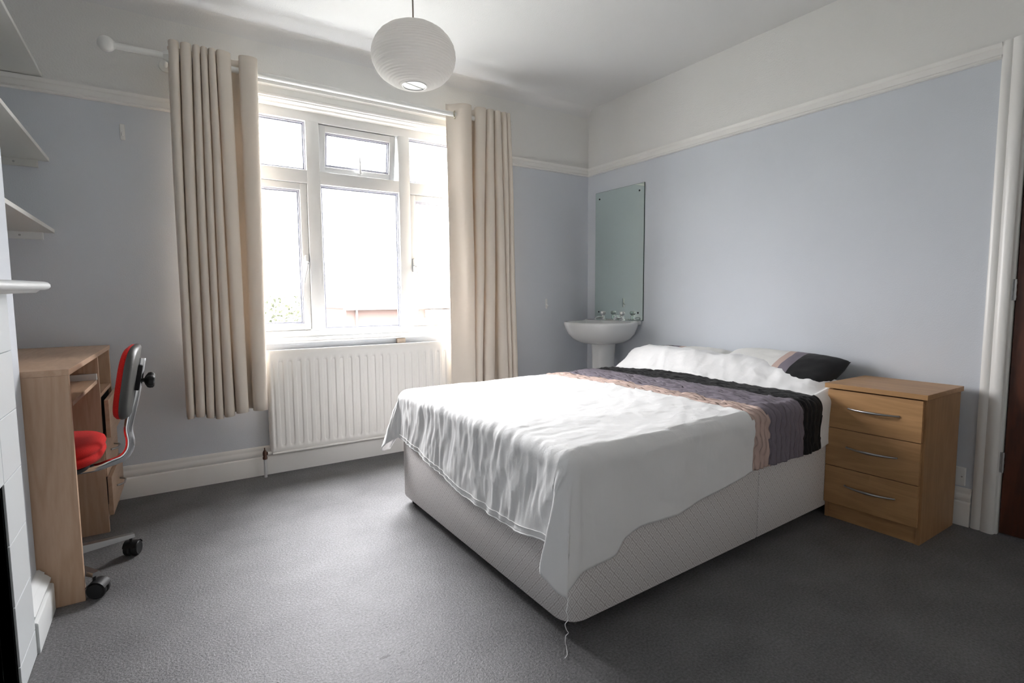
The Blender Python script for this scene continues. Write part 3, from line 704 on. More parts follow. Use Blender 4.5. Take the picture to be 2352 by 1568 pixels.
for yy in (-0.262, -0.476):
    bm = bmesh.new()
    lathe(bm, [(0.024, 0), (0.024, 0.005), (0.017, 0.010), (0.015, 0.022), (0.016, 0.030), (0.010, 0.038), (0.009, 0.044)], (-0.066, yy, 0.866), 20)
    tube(bm, [(-0.066, yy, 0.885), (-0.095, yy, 0.892), (-0.125, yy, 0.893), (-0.145, yy, 0.886), (-0.150, yy, 0.876)], [0.013, 0.012, 0.010, 0.009, 0.009], 12)
    tp = finish('tap', bm, 'chrome', ba, 50)
    bm = bmesh.new(); P = []
    for k, (r0, z) in enumerate(((0.008, 0.908), (0.016, 0.911), (0.0205, 0.918), (0.0215, 0.928), (0.019, 0.936), (0.010, 0.940))):
        P.append([bm.verts.new((-0.066+(r0+0.0013*math.cos(8*a))*math.cos(a), yy+(r0+0.0013*math.cos(8*a))*math.sin(a), z)) for a in [2*PI*q/40 for q in range(40)]])
    for a, b in zip(P, P[1:]):
        for k in range(40): bm.faces.new((a[k], a[(k+1) % 40], b[(k+1) % 40], b[k]))
    bm.faces.new(P[0][::-1]); bm.faces.new(P[-1]); finish('tap_head', bm, 'acrylic', tp, 60)
bm = bmesh.new(); lathe(bm, [(0, 0.003), (0.012, 0.003), (0.014, 0)], n=18, M4=Matrix.Translation((-0.128, -0.375, 0.845)) @ Matrix.Rotation(-PI/2.6, 4, 'Y')); finish('overflow', bm, 'black', ba, 60)
bm = bmesh.new(); lathe(bm, [(0, 0.006), (0.008, 0.007), (0.011, 0.002), (0.011, 0)], (-0.10, -0.39, 0.868), 16); 
pts = [(-0.10, -0.39, 0.873), (-0.115, -0.41, 0.871), (-0.10, -0.44, 0.869), (-0.085, -0.47, 0.870)]
tube(bm, pts, 0.0016, 6); finish('plug_chain', bm, 'steel', ba, 60)

# ------------------------------------------------------------------ chest of drawers
X0, X1, Y0, Y1 = -0.430, -0.045, -2.577, -2.192
ch = thing('bedside_chest', 'light wood three drawer bedside chest right of the bed', 'chest of drawers', (-0.24, -2.385, 0))
finish('top_panel', B(((X0-0.012, Y0-0.010, 0.625), (X1, Y1+0.010, 0.647)), bev=0.0015), 'oak', ch)
for yy in (Y0, Y1-0.016): finish('side_panel', B(((X0+0.016, yy, 0), (X1, yy+0.016, 0.625)), bev=0.001), 'oak_v', ch)
finish('back_panel', B(((X1-0.008, Y0+0.016, 0.03), (X1-0.002, Y1-0.016, 0.625))), 'oak_v', ch)
finish('plinth', B(((X0+0.022, Y0+0.016, 0.0), (X0+0.036, Y1-0.016, 0.078))), 'oak', ch)
for z0, z1 in ((0.440, 0.6185), (0.2585, 0.437), (0.077, 0.2555)):
    dr = finish('drawer', B(((X0, Y0+0.0085, z0), (X0+0.0155, Y1-0.001, z1)), bev=0.0012), 'oak', ch)
    zc = (z0+z1)/2 + 0.010; bm = bmesh.new(); pts = []
    for k in range(17):
        s = k/16*2-1; pts.append((X0-0.004-0.024*(1-s*s), (Y0+Y1)/2 + 0.100*s, zc))
    rad_ = [0.0035+0.0025*(1-abs(k/8-1)) for k in range(17)]
    tube(bm, pts, rad_, 10)
    for e in (0, -1): tube(bm, [pts[e], (X0+0.002, pts[e][1], zc)], 0.004, 8)
    finish('handle', bm, 'steel', dr, 60)
bm = B(((X0+0.018, Y0+0.018, 0.09), (X1-0.01, Y1-0.018, 0.60))); finish('gap_shade_block', bm, 'black', ch)  # black filler block standing in for the shade between the drawers

# ------------------------------------------------------------------ desk in the alcove
dk = thing('computer_desk', 'light beech computer desk in the alcove beside the fireplace', 'desk', (-3.5, -0.56, 0))
def shearx(bm, k=0.0335, y0=-1.12):
    for v in bm.verts: v.co.x += k*(v.co.y-y0)
    return bm
DX0, DXF = -3.80, -3.313
def dpart(name, a, b, m='beech', par=dk, bev=0.001): return finish(name, shearx(B((a, b), bev=bev)), m, par)
dpart('desk_top', (DX0, -1.121, 0.803), (DXF+0.002, -0.005, 0.824), 'beech_h')
dpart('end_panel', (DX0, -1.120, 0.0), (DXF, -1.100, 0.8028))
dpart('pedestal_side', (DX0, -0.475, 0.0), (DXF+0.004, -0.457, 0.8028))
dpart('end_panel', (DX0, -0.040, 0.0), (DXF, -0.022, 0.8028))
dpart('pedestal_shelf', (DX0, -0.457, 0.612), (DXF-0.002, -0.040, 0.630), 'beech_h')
dpart('back_panel', (DX0, -1.10, 0.35), (DX0+0.012, -0.475, 0.8028))
dpart('compartment_back', (DX0+0.10, -0.457, 0.630), (DX0+0.112, -0.040, 0.8028))
for (z0, z1, pr_) in ((0.436, 0.608, 0.028), (0.258, 0.432, 0.006), (0.078, 0.254, 0.020)):
    dr = dpart('drawer', (DXF+pr_-0.012, -0.472, z0), (DXF+pr_+0.004, -0.026, z1), 'beech_h', dk)
    bm = bmesh.new(); pts = []
    for k in range(15):
        s = k/14*2-1; pts.append((DXF+pr_+0.006+0.026*(1-s**4), -0.25+0.062*s, (z0+z1)/2))
    tube(bm, pts, 0.0045, 10); shearx(bm); finish('handle', bm, 'steel', dr, 60)
dpart('plinth', (DXF-0.03, -0.457, 0.0), (DXF-0.018, -0.040, 0.076))
dpart('gap_shade_block', (DX0+0.02, -0.455, 0.08), (DXF-0.012, -0.042, 0.60), 'black')  # solid black core, shade painted in behind the desk drawer gaps
dpart('keyboard_tray', (DX0+0.12, -1.078, 0.690), (DXF+0.000, -0.500, 0.706), 'beech_h')
dpart('tray_support', (DX0+0.12, -0.520, 0.650), (DXF-0.06, -0.502, 0.690), 'beech_h')
tag(dpart('tray_runner', (DX0+0.12, -0.4995, 0.705), (DXF-0.001, -0.4765, 0.732), 'trim_cool'), 'white metal drawer runner')
dpart('tray_runner', (DX0+0.12, -1.0995, 0.705), (DXF-0.03, -1.0790, 0.732), 'trim_cool')

# ------------------------------------------------------------------ shelves in the alcove
for z, lab in ((2.118, 'white painted alcove shelf at picture rail height, topmost of three'), (1.7275, 'white painted alcove shelf, middle one of three'), (1.385, 'white painted alcove shelf, lowest of three')):
    t = thing('alcove_shelf', lab, 'shelf', (-3.6, -0.56, z), 'alcove shelves')
    finish('board', B(((AX, CY+0.002, z), (-3.458, -0.0 if z < 2 else -0.0, z+0.018)), bev=0.0015), 'shelf', t)
    if z < 2:
        finish('batten', B(((AX, -0.020, z-0.034), (-3.50, -0.001, z)), bev=0.001), 'trim_cool' if z < 1.5 else 'shelf', t)
        bm = bmesh.new(); lathe(bm, [(0, 0.001), (0.004, 0.0005), (0.005, 0)], n=12, M4=Matrix.Translation((-3.585, -0.0205, z-0.017)) @ Matrix.Rotation(PI/2, 4, 'X')); finish('batten_screw', bm, 'steel', t)

# ------------------------------------------------------------------ fireplace surround and mantel
fp = thing('fireplace_surround', 'white painted tiled fireplace surround at the left edge', 'fireplace', (-3.40, -1.90, 0))
SX = -3.400
finish('backing', B(((RX+0.001, FY0, 0), (SX-0.009, -1.400, 1.085)), ((RX+0.001, FY1-0.2, 0), (SX-0.009, FY1, 1.085)), ((RX+0.001, FY1, FZ), (SX-0.009, FY0, 1.085))), 'grout', fp)
zs = [0.0, 0.080, 0.247, 0.415, 0.583, 0.750, 0.917, 1.085]
ti = None
for yA, yB in ((-1.400, FY0), (FY1, FY1-0.2)):
    for z0, z1 in zip(zs, zs[1:]):
        finish('tile', B(((SX-0.012, yA-0.0015, z0+0.001), (SX, yB+0.0015, z1-0.001)), bev=0.0015), 'tile', fp)
for k in range(3):
    for z0, z1 in zip(zs[4:], zs[5:]):
        finish('tile', B(((SX-0.012, FY0-0.2*k-0.0015, z0+0.001), (SX, FY0-0.2*k-0.1985, z1-0.001)), bev=0.0015), 'tile', fp)
bm = bmesh.new()
box(bm, (AX-0.001, FY0+0.0, 0), (RX+0.03, FY0+0.012, FZ)); box(bm, (AX-0.001, FY1-0.012, 0), (RX+0.03, FY1, FZ)); box(bm, (AX-0.02, FY1, 0), (AX+0.02, FY0, FZ)); box(bm, (AX, FY1, FZ-0.0), (RX+0.03, FY0, FZ+0.012))
box(bm, (RX-0.30, FY1+0.01, 0.0), (RX-0.02, FY0-0.01, 0.02))
finish('firebox', bm, 'soot', fp)
mp_ = [(0.0, 0.0), (-0.108, 0.0), (-0.117, 0.003), (-0.122, 0.009), (-0.122, 0.016), (-0.117, 0.022), (-0.108, 0.025), (0.0, 0.025)]
bm = bmesh.new(); extrude_profile(bm, mp_, -2.47, -1.33, lambda u, v, t: (RX-u, t, 1.089+v+0.012*(t+1.33)/0.67))
for v in bm.verts: pass
extrude_profile(bm, [(0.0, -0.008), (-0.090, -0.008), (-0.100, 0.0), (-0.100, 0.004), (0.0, 0.004)], -2.45, -1.345, lambda u, v, t: (RX-u, t, 1.089+v+0.012*(t+1.33)/0.67))
tag(rebase(finish('mantel_shelf', bm, 'trim_cool', None, 50), (-3.38, -1.9, 1.085)), 'white painted mantel shelf with rounded edge above the fireplace', 'mantel shelf')

# ------------------------------------------------------------------ office chair
CC = Vector((-3.465, -0.885, 0))
oc = thing('office_chair', 'red and grey swivel office chair pushed into the desk', 'chair', CC)
aC = math.radians(-2); dC = Vector((math.cos(aC), math.sin(aC), 0)); sC = Vector((-dC.y, dC.x, 0)); Z = Vector((0, 0, 1))
def cp(r, s, z): return CC + dC*r + sC*s + Z*z
# seat
bm = bmesh.new(); N = 48
def se(th, sc, z, wx_=0.218, wy_=0.212):
    c, s = math.cos(th), math.sin(th); n = 3.0; r = (abs(c)**n+abs(s)**n)**(-1/n)
    return cp(c*r*wx_*sc, s*r*wy_*sc, z)
pr = [(0.75, 0.424), (0.90, 0.426), (0.965, 0.436), (0.995, 0.454), (0.985, 0.470), (0.962, 0.4765), (0.985, 0.482), (1.0, 0.494), (0.985, 0.510), (0.93, 0.521), (0.8, 0.528), (0.5, 0.532), (0.2, 0.533)]
R2 = [[bm.verts.new(se(2*PI*k/N, sc, 0.452+(z-0.424)*0.78)) for k in range(N)] for sc, z in pr]
for a, b in zip(R2, R2[1:]):
    for k in range(N): bm.faces.new((a[k], a[(k+1) % N], b[(k+1) % N], b[k]))
bm.faces.new(R2[0][::-1]); bm.faces.new(R2[-1]); finish('seat', bm, 'red', oc, 180)
bm = bmesh.new()
R3 = [[bm.verts.new(se(2*PI*k/N, sc, z)) for k in range(N)] for sc, z in ((0.3, 0.422), (0.78, 0.426), (0.80, 0.442), (0.3, 0.443))]
for a, b in zip(R3, R3[1:]):
    for k in range(N): bm.faces.new((a[k], a[(k+1) % N], b[(k+1) % N], b[k]))
bm.faces.new(R3[0][::-1]); finish('seat_pan', bm, 'black', oc, 60)
# back rest: padded red front, grey shell behind
def back(sc_list, N=56, hw=0.155, hh=0.140, zc=0.742, rc=0.304, lean=0.17):
    bm = bmesh.new(); rr = []
    for sc, off in sc_list:
        ring = []
        for k in range(N):
            th = 2*PI*k/N; c, s = math.cos(th), math.sin(th); n = 3.6; r = (abs(c)**n+abs(s)**n)**(-1/n)
            u, w = c*r*hw*sc, s*r*hh*sc
            curve = 0.012*(u/hw)**2
            ring.append(bm.verts.new(cp(rc + off + lean*w - curve, u, zc + w)))
        rr.append(ring)
    for a, b in zip(rr, rr[1:]):
        for k in range(N): bm.faces.new((a[k], a[(k+1) % N], b[(k+1) % N], b[k]))
    bm.faces.new(rr[0][::-1]); bm.faces.new(rr[-1]); bmesh.ops.recalc_face_normals(bm, faces=bm.faces)
    return bm
finish('backrest_pad', back([(0.4, -0.022), (0.8, -0.021), (0.93, -0.017), (0.985, -0.008), (0.995, 0.002), (0.96, 0.005)]), 'red', oc, 180)
finish('backrest_shell', back([(0.96, 0.002), (1.0, 0.003), (1.01, 0.008), (1.0, 0.016), (0.96, 0.024), (0.90, 0.027), (0.5, 0.028)]), 'grey_plastic', oc, 50)
# chromed J bar
bm = bmesh.new()
pts = [cp(0.02, 0, 0.412), cp(0.17, 0, 0.412), cp(0.225, 0, 0.424), cp(0.268, 0, 0.438), cp(0.292, 0, 0.468), cp(0.298, 0, 0.505), cp(0.294, 0, 0.545), cp(0.300, 0, 0.585), cp(0.324, 0, 0.68), cp(0.347, 0, 0.80), cp(0.351, 0, 0.828)]
def subdiv(pts, n=4):
    out = []
    for i in range(len(pts)-1):
        p0, p1, p2, p3 = pts[max(i-1, 0)], pts[i], pts[i+1], pts[min(i+2, len(pts)-1)]
        for k in range(n):
            t = k/n; out.append(0.5*((2*p1)+(-p0+p2)*t+(2*p0-5*p1+4*p2-p3)*t*t+(-p0+3*p1-3*p2+p3)*t**3))
    out.append(pts[-1]); return out
tube(bm, subdiv(pts), 0.01, 12, flat=(0.0055, 0.015)); 
finish('support_bar', bm, 'chrome', oc, 60)
bm = bmesh.new(); Mc = Matrix.Translation(cp(0.334, 0, 0.755)) @ Matrix.Rotation(aC, 4, 'Z') @ Matrix.Rotation(0.2, 4, 'Y')
box(bm, (-0.014, -0.022, -0.052), (0.014, 0.022, 0.048), 0.004, 2, Mc); finish('adjuster_bracket', bm, 'black', oc, 40)
bm = bmesh.new(); Mk = Matrix.Translation(cp(0.338, 0, 0.742)) @ Matrix.Rotation(aC, 4, 'Z') @ Matrix.Rotation(PI/2+0.1, 4, 'Y')
rr = []
for r0, z in ((0.008, 0), (0.008, 0.018), (0.014, 0.022), (0.026, 0.030), (0.0285, 0.038), (0.027, 0.048), (0.020, 0.053)):
    lob = 0.0035 if r0 > 0.013 else 0
    rr.append([bm.verts.new(Mk @ Vector(((r0+lob*math.cos(6*a))*math.cos(a), (r0+lob*math.cos(6*a))*math.sin(a), z))) for a in [2*PI*k/48 for k in range(48)]])
for a, b in zip(rr, rr[1:]):
    for k in range(48): bm.faces.new((a[k], a[(k+1) % 48], b[(k+1) % 48], b[k]))
bm.faces.new(rr[0][::-1]); bm.faces.new(rr[-1]); finish('knob', bm, 'black', oc, 50)
# column and star base with castors
bm = bmesh.new(); lathe(bm, [(0.030, 0.06), (0.030, 0.12), (0.024, 0.125), (0.024, 0.28), (0.014, 0.285), (0.014, 0.425)], CC, 24); finish('gas_column', bm, 'black', oc, 50)
for deg in (16, -51, -118, 160, 88):
    a = math.radians(deg); d = Vector((math.cos(a), math.sin(a), 0)); q = Vector((-d.y, d.x, 0)); Rr = 0.283
    bm = bmesh.new()
    sec = [(0.02, 0.024, 0.075, 0.115), (0.15, 0.019, 0.078, 0.104), (Rr+0.012, 0.014, 0.080, 0.094)]
    rr = []
    for r0, hw, zb, zt in sec:
        c = CC + d*r0; rr.append([bm.verts.new(c+q*hw*1.0+Z*zb), bm.verts.new(c+q*hw*0.8+Z*zt), bm.verts.new(c-q*hw*0.8+Z*zt), bm.verts.new(c-q*hw+Z*zb)])
    for A_, B_ in zip(rr, rr[1:]):
        for k in range(4): bm.faces.new((A_[k], A_[(k+1) % 4], B_[(k+1) % 4], B_[k]))
    bm.faces.new(rr[0][::-1]); bm.faces.new(rr[-1]); bmesh.ops.recalc_face_normals(bm, faces=bm.faces)
    leg = finish('leg', bm, 'steel', oc)
    c = CC + d*Rr; wa = a + (0.9 if deg == 16 else 0.55 if deg == -51 else 1.0)
    axd = Vector((math.cos(wa+PI/2), math.sin(wa+PI/2), 0)); 
    bm = bmesh.new(); tube(bm, [c+Z*0.05, c+Z*0.082], 0.0055, 8)
    tr_ = Vector((math.cos(wa), math.sin(wa), 0))
    wc = c + tr_*0.010 + Z*0.030
    Mw = Matrix.Translation(wc) @ axd.to_track_quat('Z', 'Y').to_matrix().to_4x4()
    for s in (-1, 1):
        lathe(bm, [(0, 0.004*s), (0.026, 0.004*s), (0.030, 0.008*s), (0.030, 0.020*s), (0.025, 0.026*s), (0.018, 0.0255*s), (0, 0.0265*s)], n=28, M4=Mw)
    # hood
    hood = []
    for k in range(9):
        t_ = math.radians(20 + 140*k/8); hood.append([Mw @ Vector((0, 0, 0))*0 + wc + tr_*(-0.033*math.cos(t_)) + Z*(0.033*math.sin(t_)) + axd*s for s in (-0.025, 0.025)])
    hv = [[bm.verts.new(p) for p in row] for row in hood]
    for A_, B_ in zip(hv, hv[1:]): bm.faces.new((A_[0], A_[1], B_[1], B_[0]))
    bmesh.ops.recalc_face_normals(bm, faces=bm.faces)
    finish('castor', bm, 'black', leg, 40)

# ------------------------------------------------------------------ bed
NF, FFc, NH, FH = Vector((-2.048, -2.246, 0)), Vector((-2.045, -0.868, 0)), Vector((-0.03, -2.178, 0)), Vector((-0.03, -0.835, 0))
def bed(u, v, z=0.0, ou=0.0, ov=0.0):
    """u 0 foot - 1 head, v 0 near - 1 far; ou, ov offsets in metres"""
    p = (NF*(1-u)+NH*u)*(1-v) + (FFc*(1-u)+FH*u)*v
    d = (NH-NF).normalized(); q = (FFc-NF).normalized()
    return p + d*ou + q*ov + Z*z
BL, BW = (NH-NF).length, (FFc-NF).length
bd = thing('divan_bed', 'double divan bed with patterned grey base under the duvet', 'bed', (-1.04, -1.53, 0))
def rounded_prism(name, m, u0, u1, z0, z1, inset, rad, par, n=8, smooth=40):
    """rounded box over the bed plan between u0..u1"""
    bm = bmesh.new(); L0, L1 = BL*u0+inset*(u0 == 0), BL*u1-inset*(u1 == 1)
    def plan(e):
        pts = []
        r0 = rad if u0 == 0 else 0.004; r1 = rad if u1 == 1 else 0.004
        for (cx, cyy, r, a0) in ((L0+r0, inset+r0, r0, PI), (L1-r1, inset+r1, r1, 1.5*PI), (L1-r1, BW-inset-r1, r1, 0), (L0+r0, BW-inset-r0, r0, 0.5*PI)):
            for k in range(n+1):
                a = a0 + PI/2*k/n; pts.append((cx+(r-e)*math.cos(a), cyy+(r-e)*math.sin(a)))
        return pts
    rings = []
    for e, z in ((0.012, z0), (0.004, z0+0.003), (0, z0+0.012), (0, z1-0.012), (0.004, z1-0.003), (0.012, z1)):
        rings.append([bm.verts.new(bed(x/BL, y/BW, z)) for x, y in plan(e)])
    K = len(rings[0])
    for a, b in zip(rings, rings[1:]):
        for k in range(K): bm.faces.new((a[k], a[(k+1) % K], b[(k+1) % K], b[k]))
    bm.faces.new(rings[0][::-1]); bm.faces.new(rings[-1])
    return finish(name, bm, m, par, smooth)
rounded_prism('base_section', 'damask', 0, 0.517, 0.045, 0.36, 0.0, 0.075, bd)
rounded_prism('base_section', 'damask', 0.5185, 1, 0.045, 0.36, 0.0, 0.03, bd)
rounded_prism('mattress', 'fabric_white', 0, 1, 0.362, 0.555, 0.015, 0.08, bd)
for (u, v) in ((0.045, 0.085), (0.03, 0.93), (0.97, 0.06), (0.97, 0.94), (0.48, 0.07), (0.48, 0.93)):
    p = bed(u, v)
    bm = bmesh.new(); tube(bm, [p+Z*0.02, p+Z*0.05], 0.006, 8)
    Mw = Matrix.Translation(p+Vector((-0.012, 0.004, 0.022))) @ Matrix.Rotation(PI/2, 4, 'X') @ Matrix.Rotation(0.5, 4, 'Y')
    lathe(bm, [(0, -0.010), (0.018, -0.010), (0.022, -0.007), (0.022, 0.007), (0.018, 0.010), (0, 0.010)], n=24, M4=Mw)
    finish('castor', bm, 'black', bd, 40)
bm = bmesh.new(); p = bed(0.02, 0.035); tube(bm, [p+Z*0.047, p+Vector((0.012, -0.002, 0.032)), p+Vector((0.026, -0.004, 0.020))], [0.009, 0.009, 0.007], 10); tag(finish('base_clip', bm, 'steel', bd, 60), 'grey metal clip')

# ---- duvet: cloth coordinates p along the bed (m, foot 0), q across (m, near 0)
RB = 0.055                       # rounding of the cloth over the mattress edge
TOPZ = 0.592
def top_z(p, q):
    u, v = p/BL, q/BW
    z = TOPZ + 0.012*math.sin(PI*min(1, max(0, v)))*(1-smoothstep(0.0, 0.1, -u))
    ridge = smoothstep(0.745, 0.865, u - 0.015*math.sin(v*7)) * smoothstep(-0.03, 0.10, v)*(0.45+0.55*smoothstep(0.05, 0.42, v)) * smoothstep(-0.10, 0.06, 1-v)
    dip = 0.016*math.exp(-((v-0.5)/0.10)**2)
    z += (0.128 - dip)*ridge
    z -= 0.030*smoothstep(0.905, 0.945, u)*ridge/1.0
    z -= 0.010*math.exp(-((u-0.70)/0.05)**2)*math.sin(PI*v)
    z += 0.006*noise.noise(Vector((p*3, q*3, 0)))
    return z
PEND = BL*0.925
def hem_foot(q):      # hanging length of cloth below the mattress edge at the foot
    pts_ = [(0.0, 0.305), (0.12, 0.315), (0.28, 0.347), (0.45, 0.356), (0.65, 0.350), (0.95, 0.310), (1.15, 0.275), (BW, 0.252)]
    return interp(pts_, q) - 0.022
def hem_near(p):
    pts_ = [(0.0, 0.372), (0.10, 0.372), (0.19, 0.366), (0.225, 0.318), (0.30, 0.300), (0.50, 0.298), (0.70, 0.277), (0.95, 0.243), (1.10, 0.246), (1.40, 0.250), (1.55, 0.250), (1.90, 0.235)]
    return interp(pts_, p) - 0.012
def hem_far(p): return 0.20
def interp(pts, x):
    if x <= pts[0][0]: return pts[0][1]
    for (a, va), (b, vb) in zip(pts, pts[1:]):
        if x <= b:
            t = (x-a)/(b-a); return va + (vb-va)*t
    return pts[-1][1]
def prof_edge(s):
    """distance s along cloth from the start of the roll: (outward, drop)"""
    a = RB*PI/2
    if s < a: return RB*math.sin(s/RB), RB*(1-math.cos(s/RB))
    return RB, RB + (s-a)
bm = bmesh.new(); uvl = bm.loops.layers.uv.new('UVMap'); coord = {}
def addv(P, p, q):
    v = bm.verts.new(P); coord[v] = (p, q); return v
NV, NS, NC = 170, 44, 44
IN = RB - 0.012                  # where the roll starts, in from the edge
us = [IN]
while us[-1] < PEND: us.append(us[-1] + (0.0062 if 0.90 < us[-1] < 1.56 else 0.0125))
us[-1] = PEND; NU = len(us)-1
vsq = [IN + (BW-2*IN)*j/NV for j in range(NV+1)]
G = [[addv(bed(p/BL, q/BW, top_z(p, q)), p, q) for q in vsq] for p in us]
def quad(a, b, c, d):
    f = bm.faces.new((a, b, c, d)); return f
for i in range(NU):
    for j in range(NV): quad(G[i][j], G[i+1][j], G[i+1][j+1], G[i][j+1])
ud = (NH-NF).normalized(); vd = (FFc-NF).normalized()
def drape(base, bp, bq, out_dir, length, along, pq_dir, seed, flare=0.02):
    """one column of cloth from base down"""
    col = []
    for k in range(1, NS+1):
        s = length*k/NS; o, dz = prof_edge(s)
        hang = max(0, s-RB*PI/2)
        w = hang/(length)
        fl = flare*(1-smoothstep(1.25, 1.5, bp)) if bp > IN else flare
        o += fl*hang + 0.010*(1 if bp < 1.3 else 0.2)*noise.noise(Vector((along*9, seed, hang*1.5)))*min(1, w*3)
        P = base + out_dir*o - Z*dz
        col.append(addv(P, bp + pq_dir[0]*s, bq + pq_dir[1]*s))
    return col
foot = [drape(bed(IN/BL, q/BW, top_z(IN, q)), IN, q, -ud, hem_foot(q)+IN, q, (-1, 0), 1.0) for q in vsq]
near = [drape(bed(p/BL, IN/BW, top_z(p, IN)), p, IN, -vd, hem_near(p)+IN, p, (0, -1), 2.0) for p in us]
far = [drape(bed(p/BL, (BW-IN)/BW, top_z(p, BW-IN)), p, BW-IN, vd, hem_far(p)+IN, p, (0, 1), 3.0) for p in us]
def strip(cols, tops, flip):
    for (c0, t0_), (c1, t1_) in zip(zip(cols, tops), list(zip(cols, tops))[1:]):
        prev0, prev1 = t0_, t1_
        for a, b in zip(c0, c1):
            quad(*((prev0, prev1, b, a) if not flip else (prev1, prev0, a, b)))
            prev0, prev1 = a, b
strip(foot, [G[0][j] for j in range(NV+1)], False)
strip(near, [G[i][0] for i in range(NU+1)], True)
strip(far, [G[i][NV] for i in range(NU+1)], False)
# the hanging corners: a cone of cloth that folds over on itself
def corner(cA, cB, apexv, dA, dB, lenA, lenB, tip, latL, latR, outw, pqA, pqB, seed):
    base = apexv.co.copy(); p0, q0 = coord[apexv]
    diag = (dA+dB).normalized(); lat = (dB-dA).normalized()
    cols = [cA]
    for c in range(1, NC):
        th = c/NC; col = []
        az = th*PI/2; od = (dA*math.cos(az) + dB*math.sin(az)).normalized()
        bump = math.sin(PI*th)**1.1
        L = interp([(0, lenA), (0.15, lenA+(tip-lenA)*0.22), (0.30, lenA+(tip-lenA)*0.52), (0.42, lenA+(tip-lenA)*0.66), (0.52, lenA+(tip-lenA)*0.93), (0.58, tip), (0.70, tip), (0.80, lenB+(tip-lenB)*0.6), (0.88, lenB+(tip-lenB)*0.3), (1, lenB)], th)
        for k in range(1, NS+1):
            s = L*k/NS; o, dz = prof_edge(s); hang = max(0, s-RB*PI/2); w = hang/tip
            P = base + od*(o + 0.02*hang) - Z*dz
            lt = 0.0
            if th < 0.55: lt = -latL*math.sin(PI*th/0.55)**0.8
            lt2 = latR*math.exp(-((th-0.74)/0.13)**2)
            P += lat*(lt+lt2)*w**0.9 + diag*outw*bump*w**0.85
            P += od*0.006*noise.noise(Vector((th*6, seed, hang*5)))*w
            col.append(addv(P, p0 + (pqA[0]*math.cos(az)+pqB[0]*math.sin(az))*s, q0 + (pqA[1]*math.cos(az)+pqB[1]*math.sin(az))*s))
        cols.append(col)
    cols.append(cB)
    for c0, c1 in zip(cols, cols[1:]):
        bm.faces.new((apexv, c0[0], c1[0])); 
        for a, b, a2, b2 in zip(c0, c1, c0[1:], c1[1:]): bm.faces.new((a, a2, b2, b))
corner(foot[0], near[0], G[0][0], -ud, -vd, hem_foot(IN)+IN, hem_near(IN)+IN, 0.460, 0.095, -0.030, 0.050, (-1, 0), (0, -1), 1.0)
corner(foot[-1], far[0], G[0][-1], -ud, vd, hem_foot(BW)+IN, hem_far(IN)+IN, 0.365, 0.02, 0.05, 0.13, (-1, 0), (0, 1), 5.0)
bmesh.ops.recalc_face_normals(bm, faces=bm.faces)
# crinkles
bm.normal_update()
NZ = noise
BANDS = [(0.970, 1.088, 0.034), (1.088, 1.372, 0.042), (1.372, 1.545, 0.036)]
def ridged(v, o=3): return NZ.ridged_multi_fractal(v, 1.0, 2.1, o, 1.0, 2.0) - 1.2
def crinkle(p, q, P, n):
    if p < IN-0.01 and q > -0.02:           # foot drop: tight vertical crinkles
        fade = min(1, (IN-p)/0.10); calm = 1 - 0.5*smoothstep(0.50, 0.1, q)
        wv = Vector((q*8 + 1.2*NZ.noise(Vector((p*5, q*5, 1))), p*2.0 + q*1.5, 3.1))
        d = 0.0075*ridged(wv)*(0.6+0.4*calm) + calm*0.006*NZ.noise(Vector((q*34 + 2*NZ.noise(Vector((p*6, q*6, 1))), p*5.0, 7)))
        d += 0.004*calm*ridged(Vector((q*22, p*6+q*4, 9.0)))
        if q < 0.42: d += 0.012*NZ.noise(Vector((q*9 + p*7, p*2 - q*2, 2)))
        return fade*d
    if q < IN-0.01:                          # near side: calm, faint folds
        d = 0.008*NZ.noise(Vector((p*6+q*4, q*4, 11))) + 0.0035*ridged(Vector((p*7+q*9, q*5-p*3, 4)))
        k = smoothstep(0.0, 0.12, p); d = d*(0.5+0.5*k)
    else:
        k = 0.45 + 0.55*smoothstep(0.1, 0.8, p/BL)
        d = 0.0065*k*ridged(Vector((p*3.0 + q*1.5, q*7.5 - p*4.5, 0.3))) + 0.003*k*ridged(Vector((p*12.0 - q*5, q*12.0 + p*9, 1.3)))
        if p < 0.30: d += 0.004*NZ.noise(Vector((q*34, p*7, 7)))*(1-smoothstep(0.05, 0.30, p))
        if p/BL > 0.76: d += 0.007*ridged(Vector((p*7, q*6, 8)))*smoothstep(0.76, 0.82, p/BL) + 0.008*NZ.noise(Vector((p*11, q*9, 8)))
        d *= 0.75
    pw = p + 0.040*(q/BW)
    for a_, b_, sp_m in BANDS:
        if a_ < pw < b_:
            w = pw + 0.006*NZ.noise(Vector((pw*20, q*16, 2))) + 0.0035*math.sin(q*2*PI/0.12 + 3*NZ.noise(Vector((pw*9, q*3, 5))))
            t = abs(((w-a_)/sp_m) % 1.0 - 0.5)
            lone = 1.0 if (b_-pw) > 0.055 or sp_m < 0.035 else 0.15
            d += -0.0075*lone*math.exp(-(t*sp_m/0.0058)**2) + 0.0075*NZ.noise(Vector((pw*22, q*30+pw*20, 6)))*max(lone, 0.5) + 0.002
            break
    return d
dmap = {v: crinkle(*coord[v], v.co, v.normal) for v in bm.verts}
for v, d in dmap.items(): v.co += v.normal*d
for f in bm.faces:
    for l in f.loops: l[uvl].uv = (coord[l.vert][0], coord[l.vert][1])
    f.smooth = True
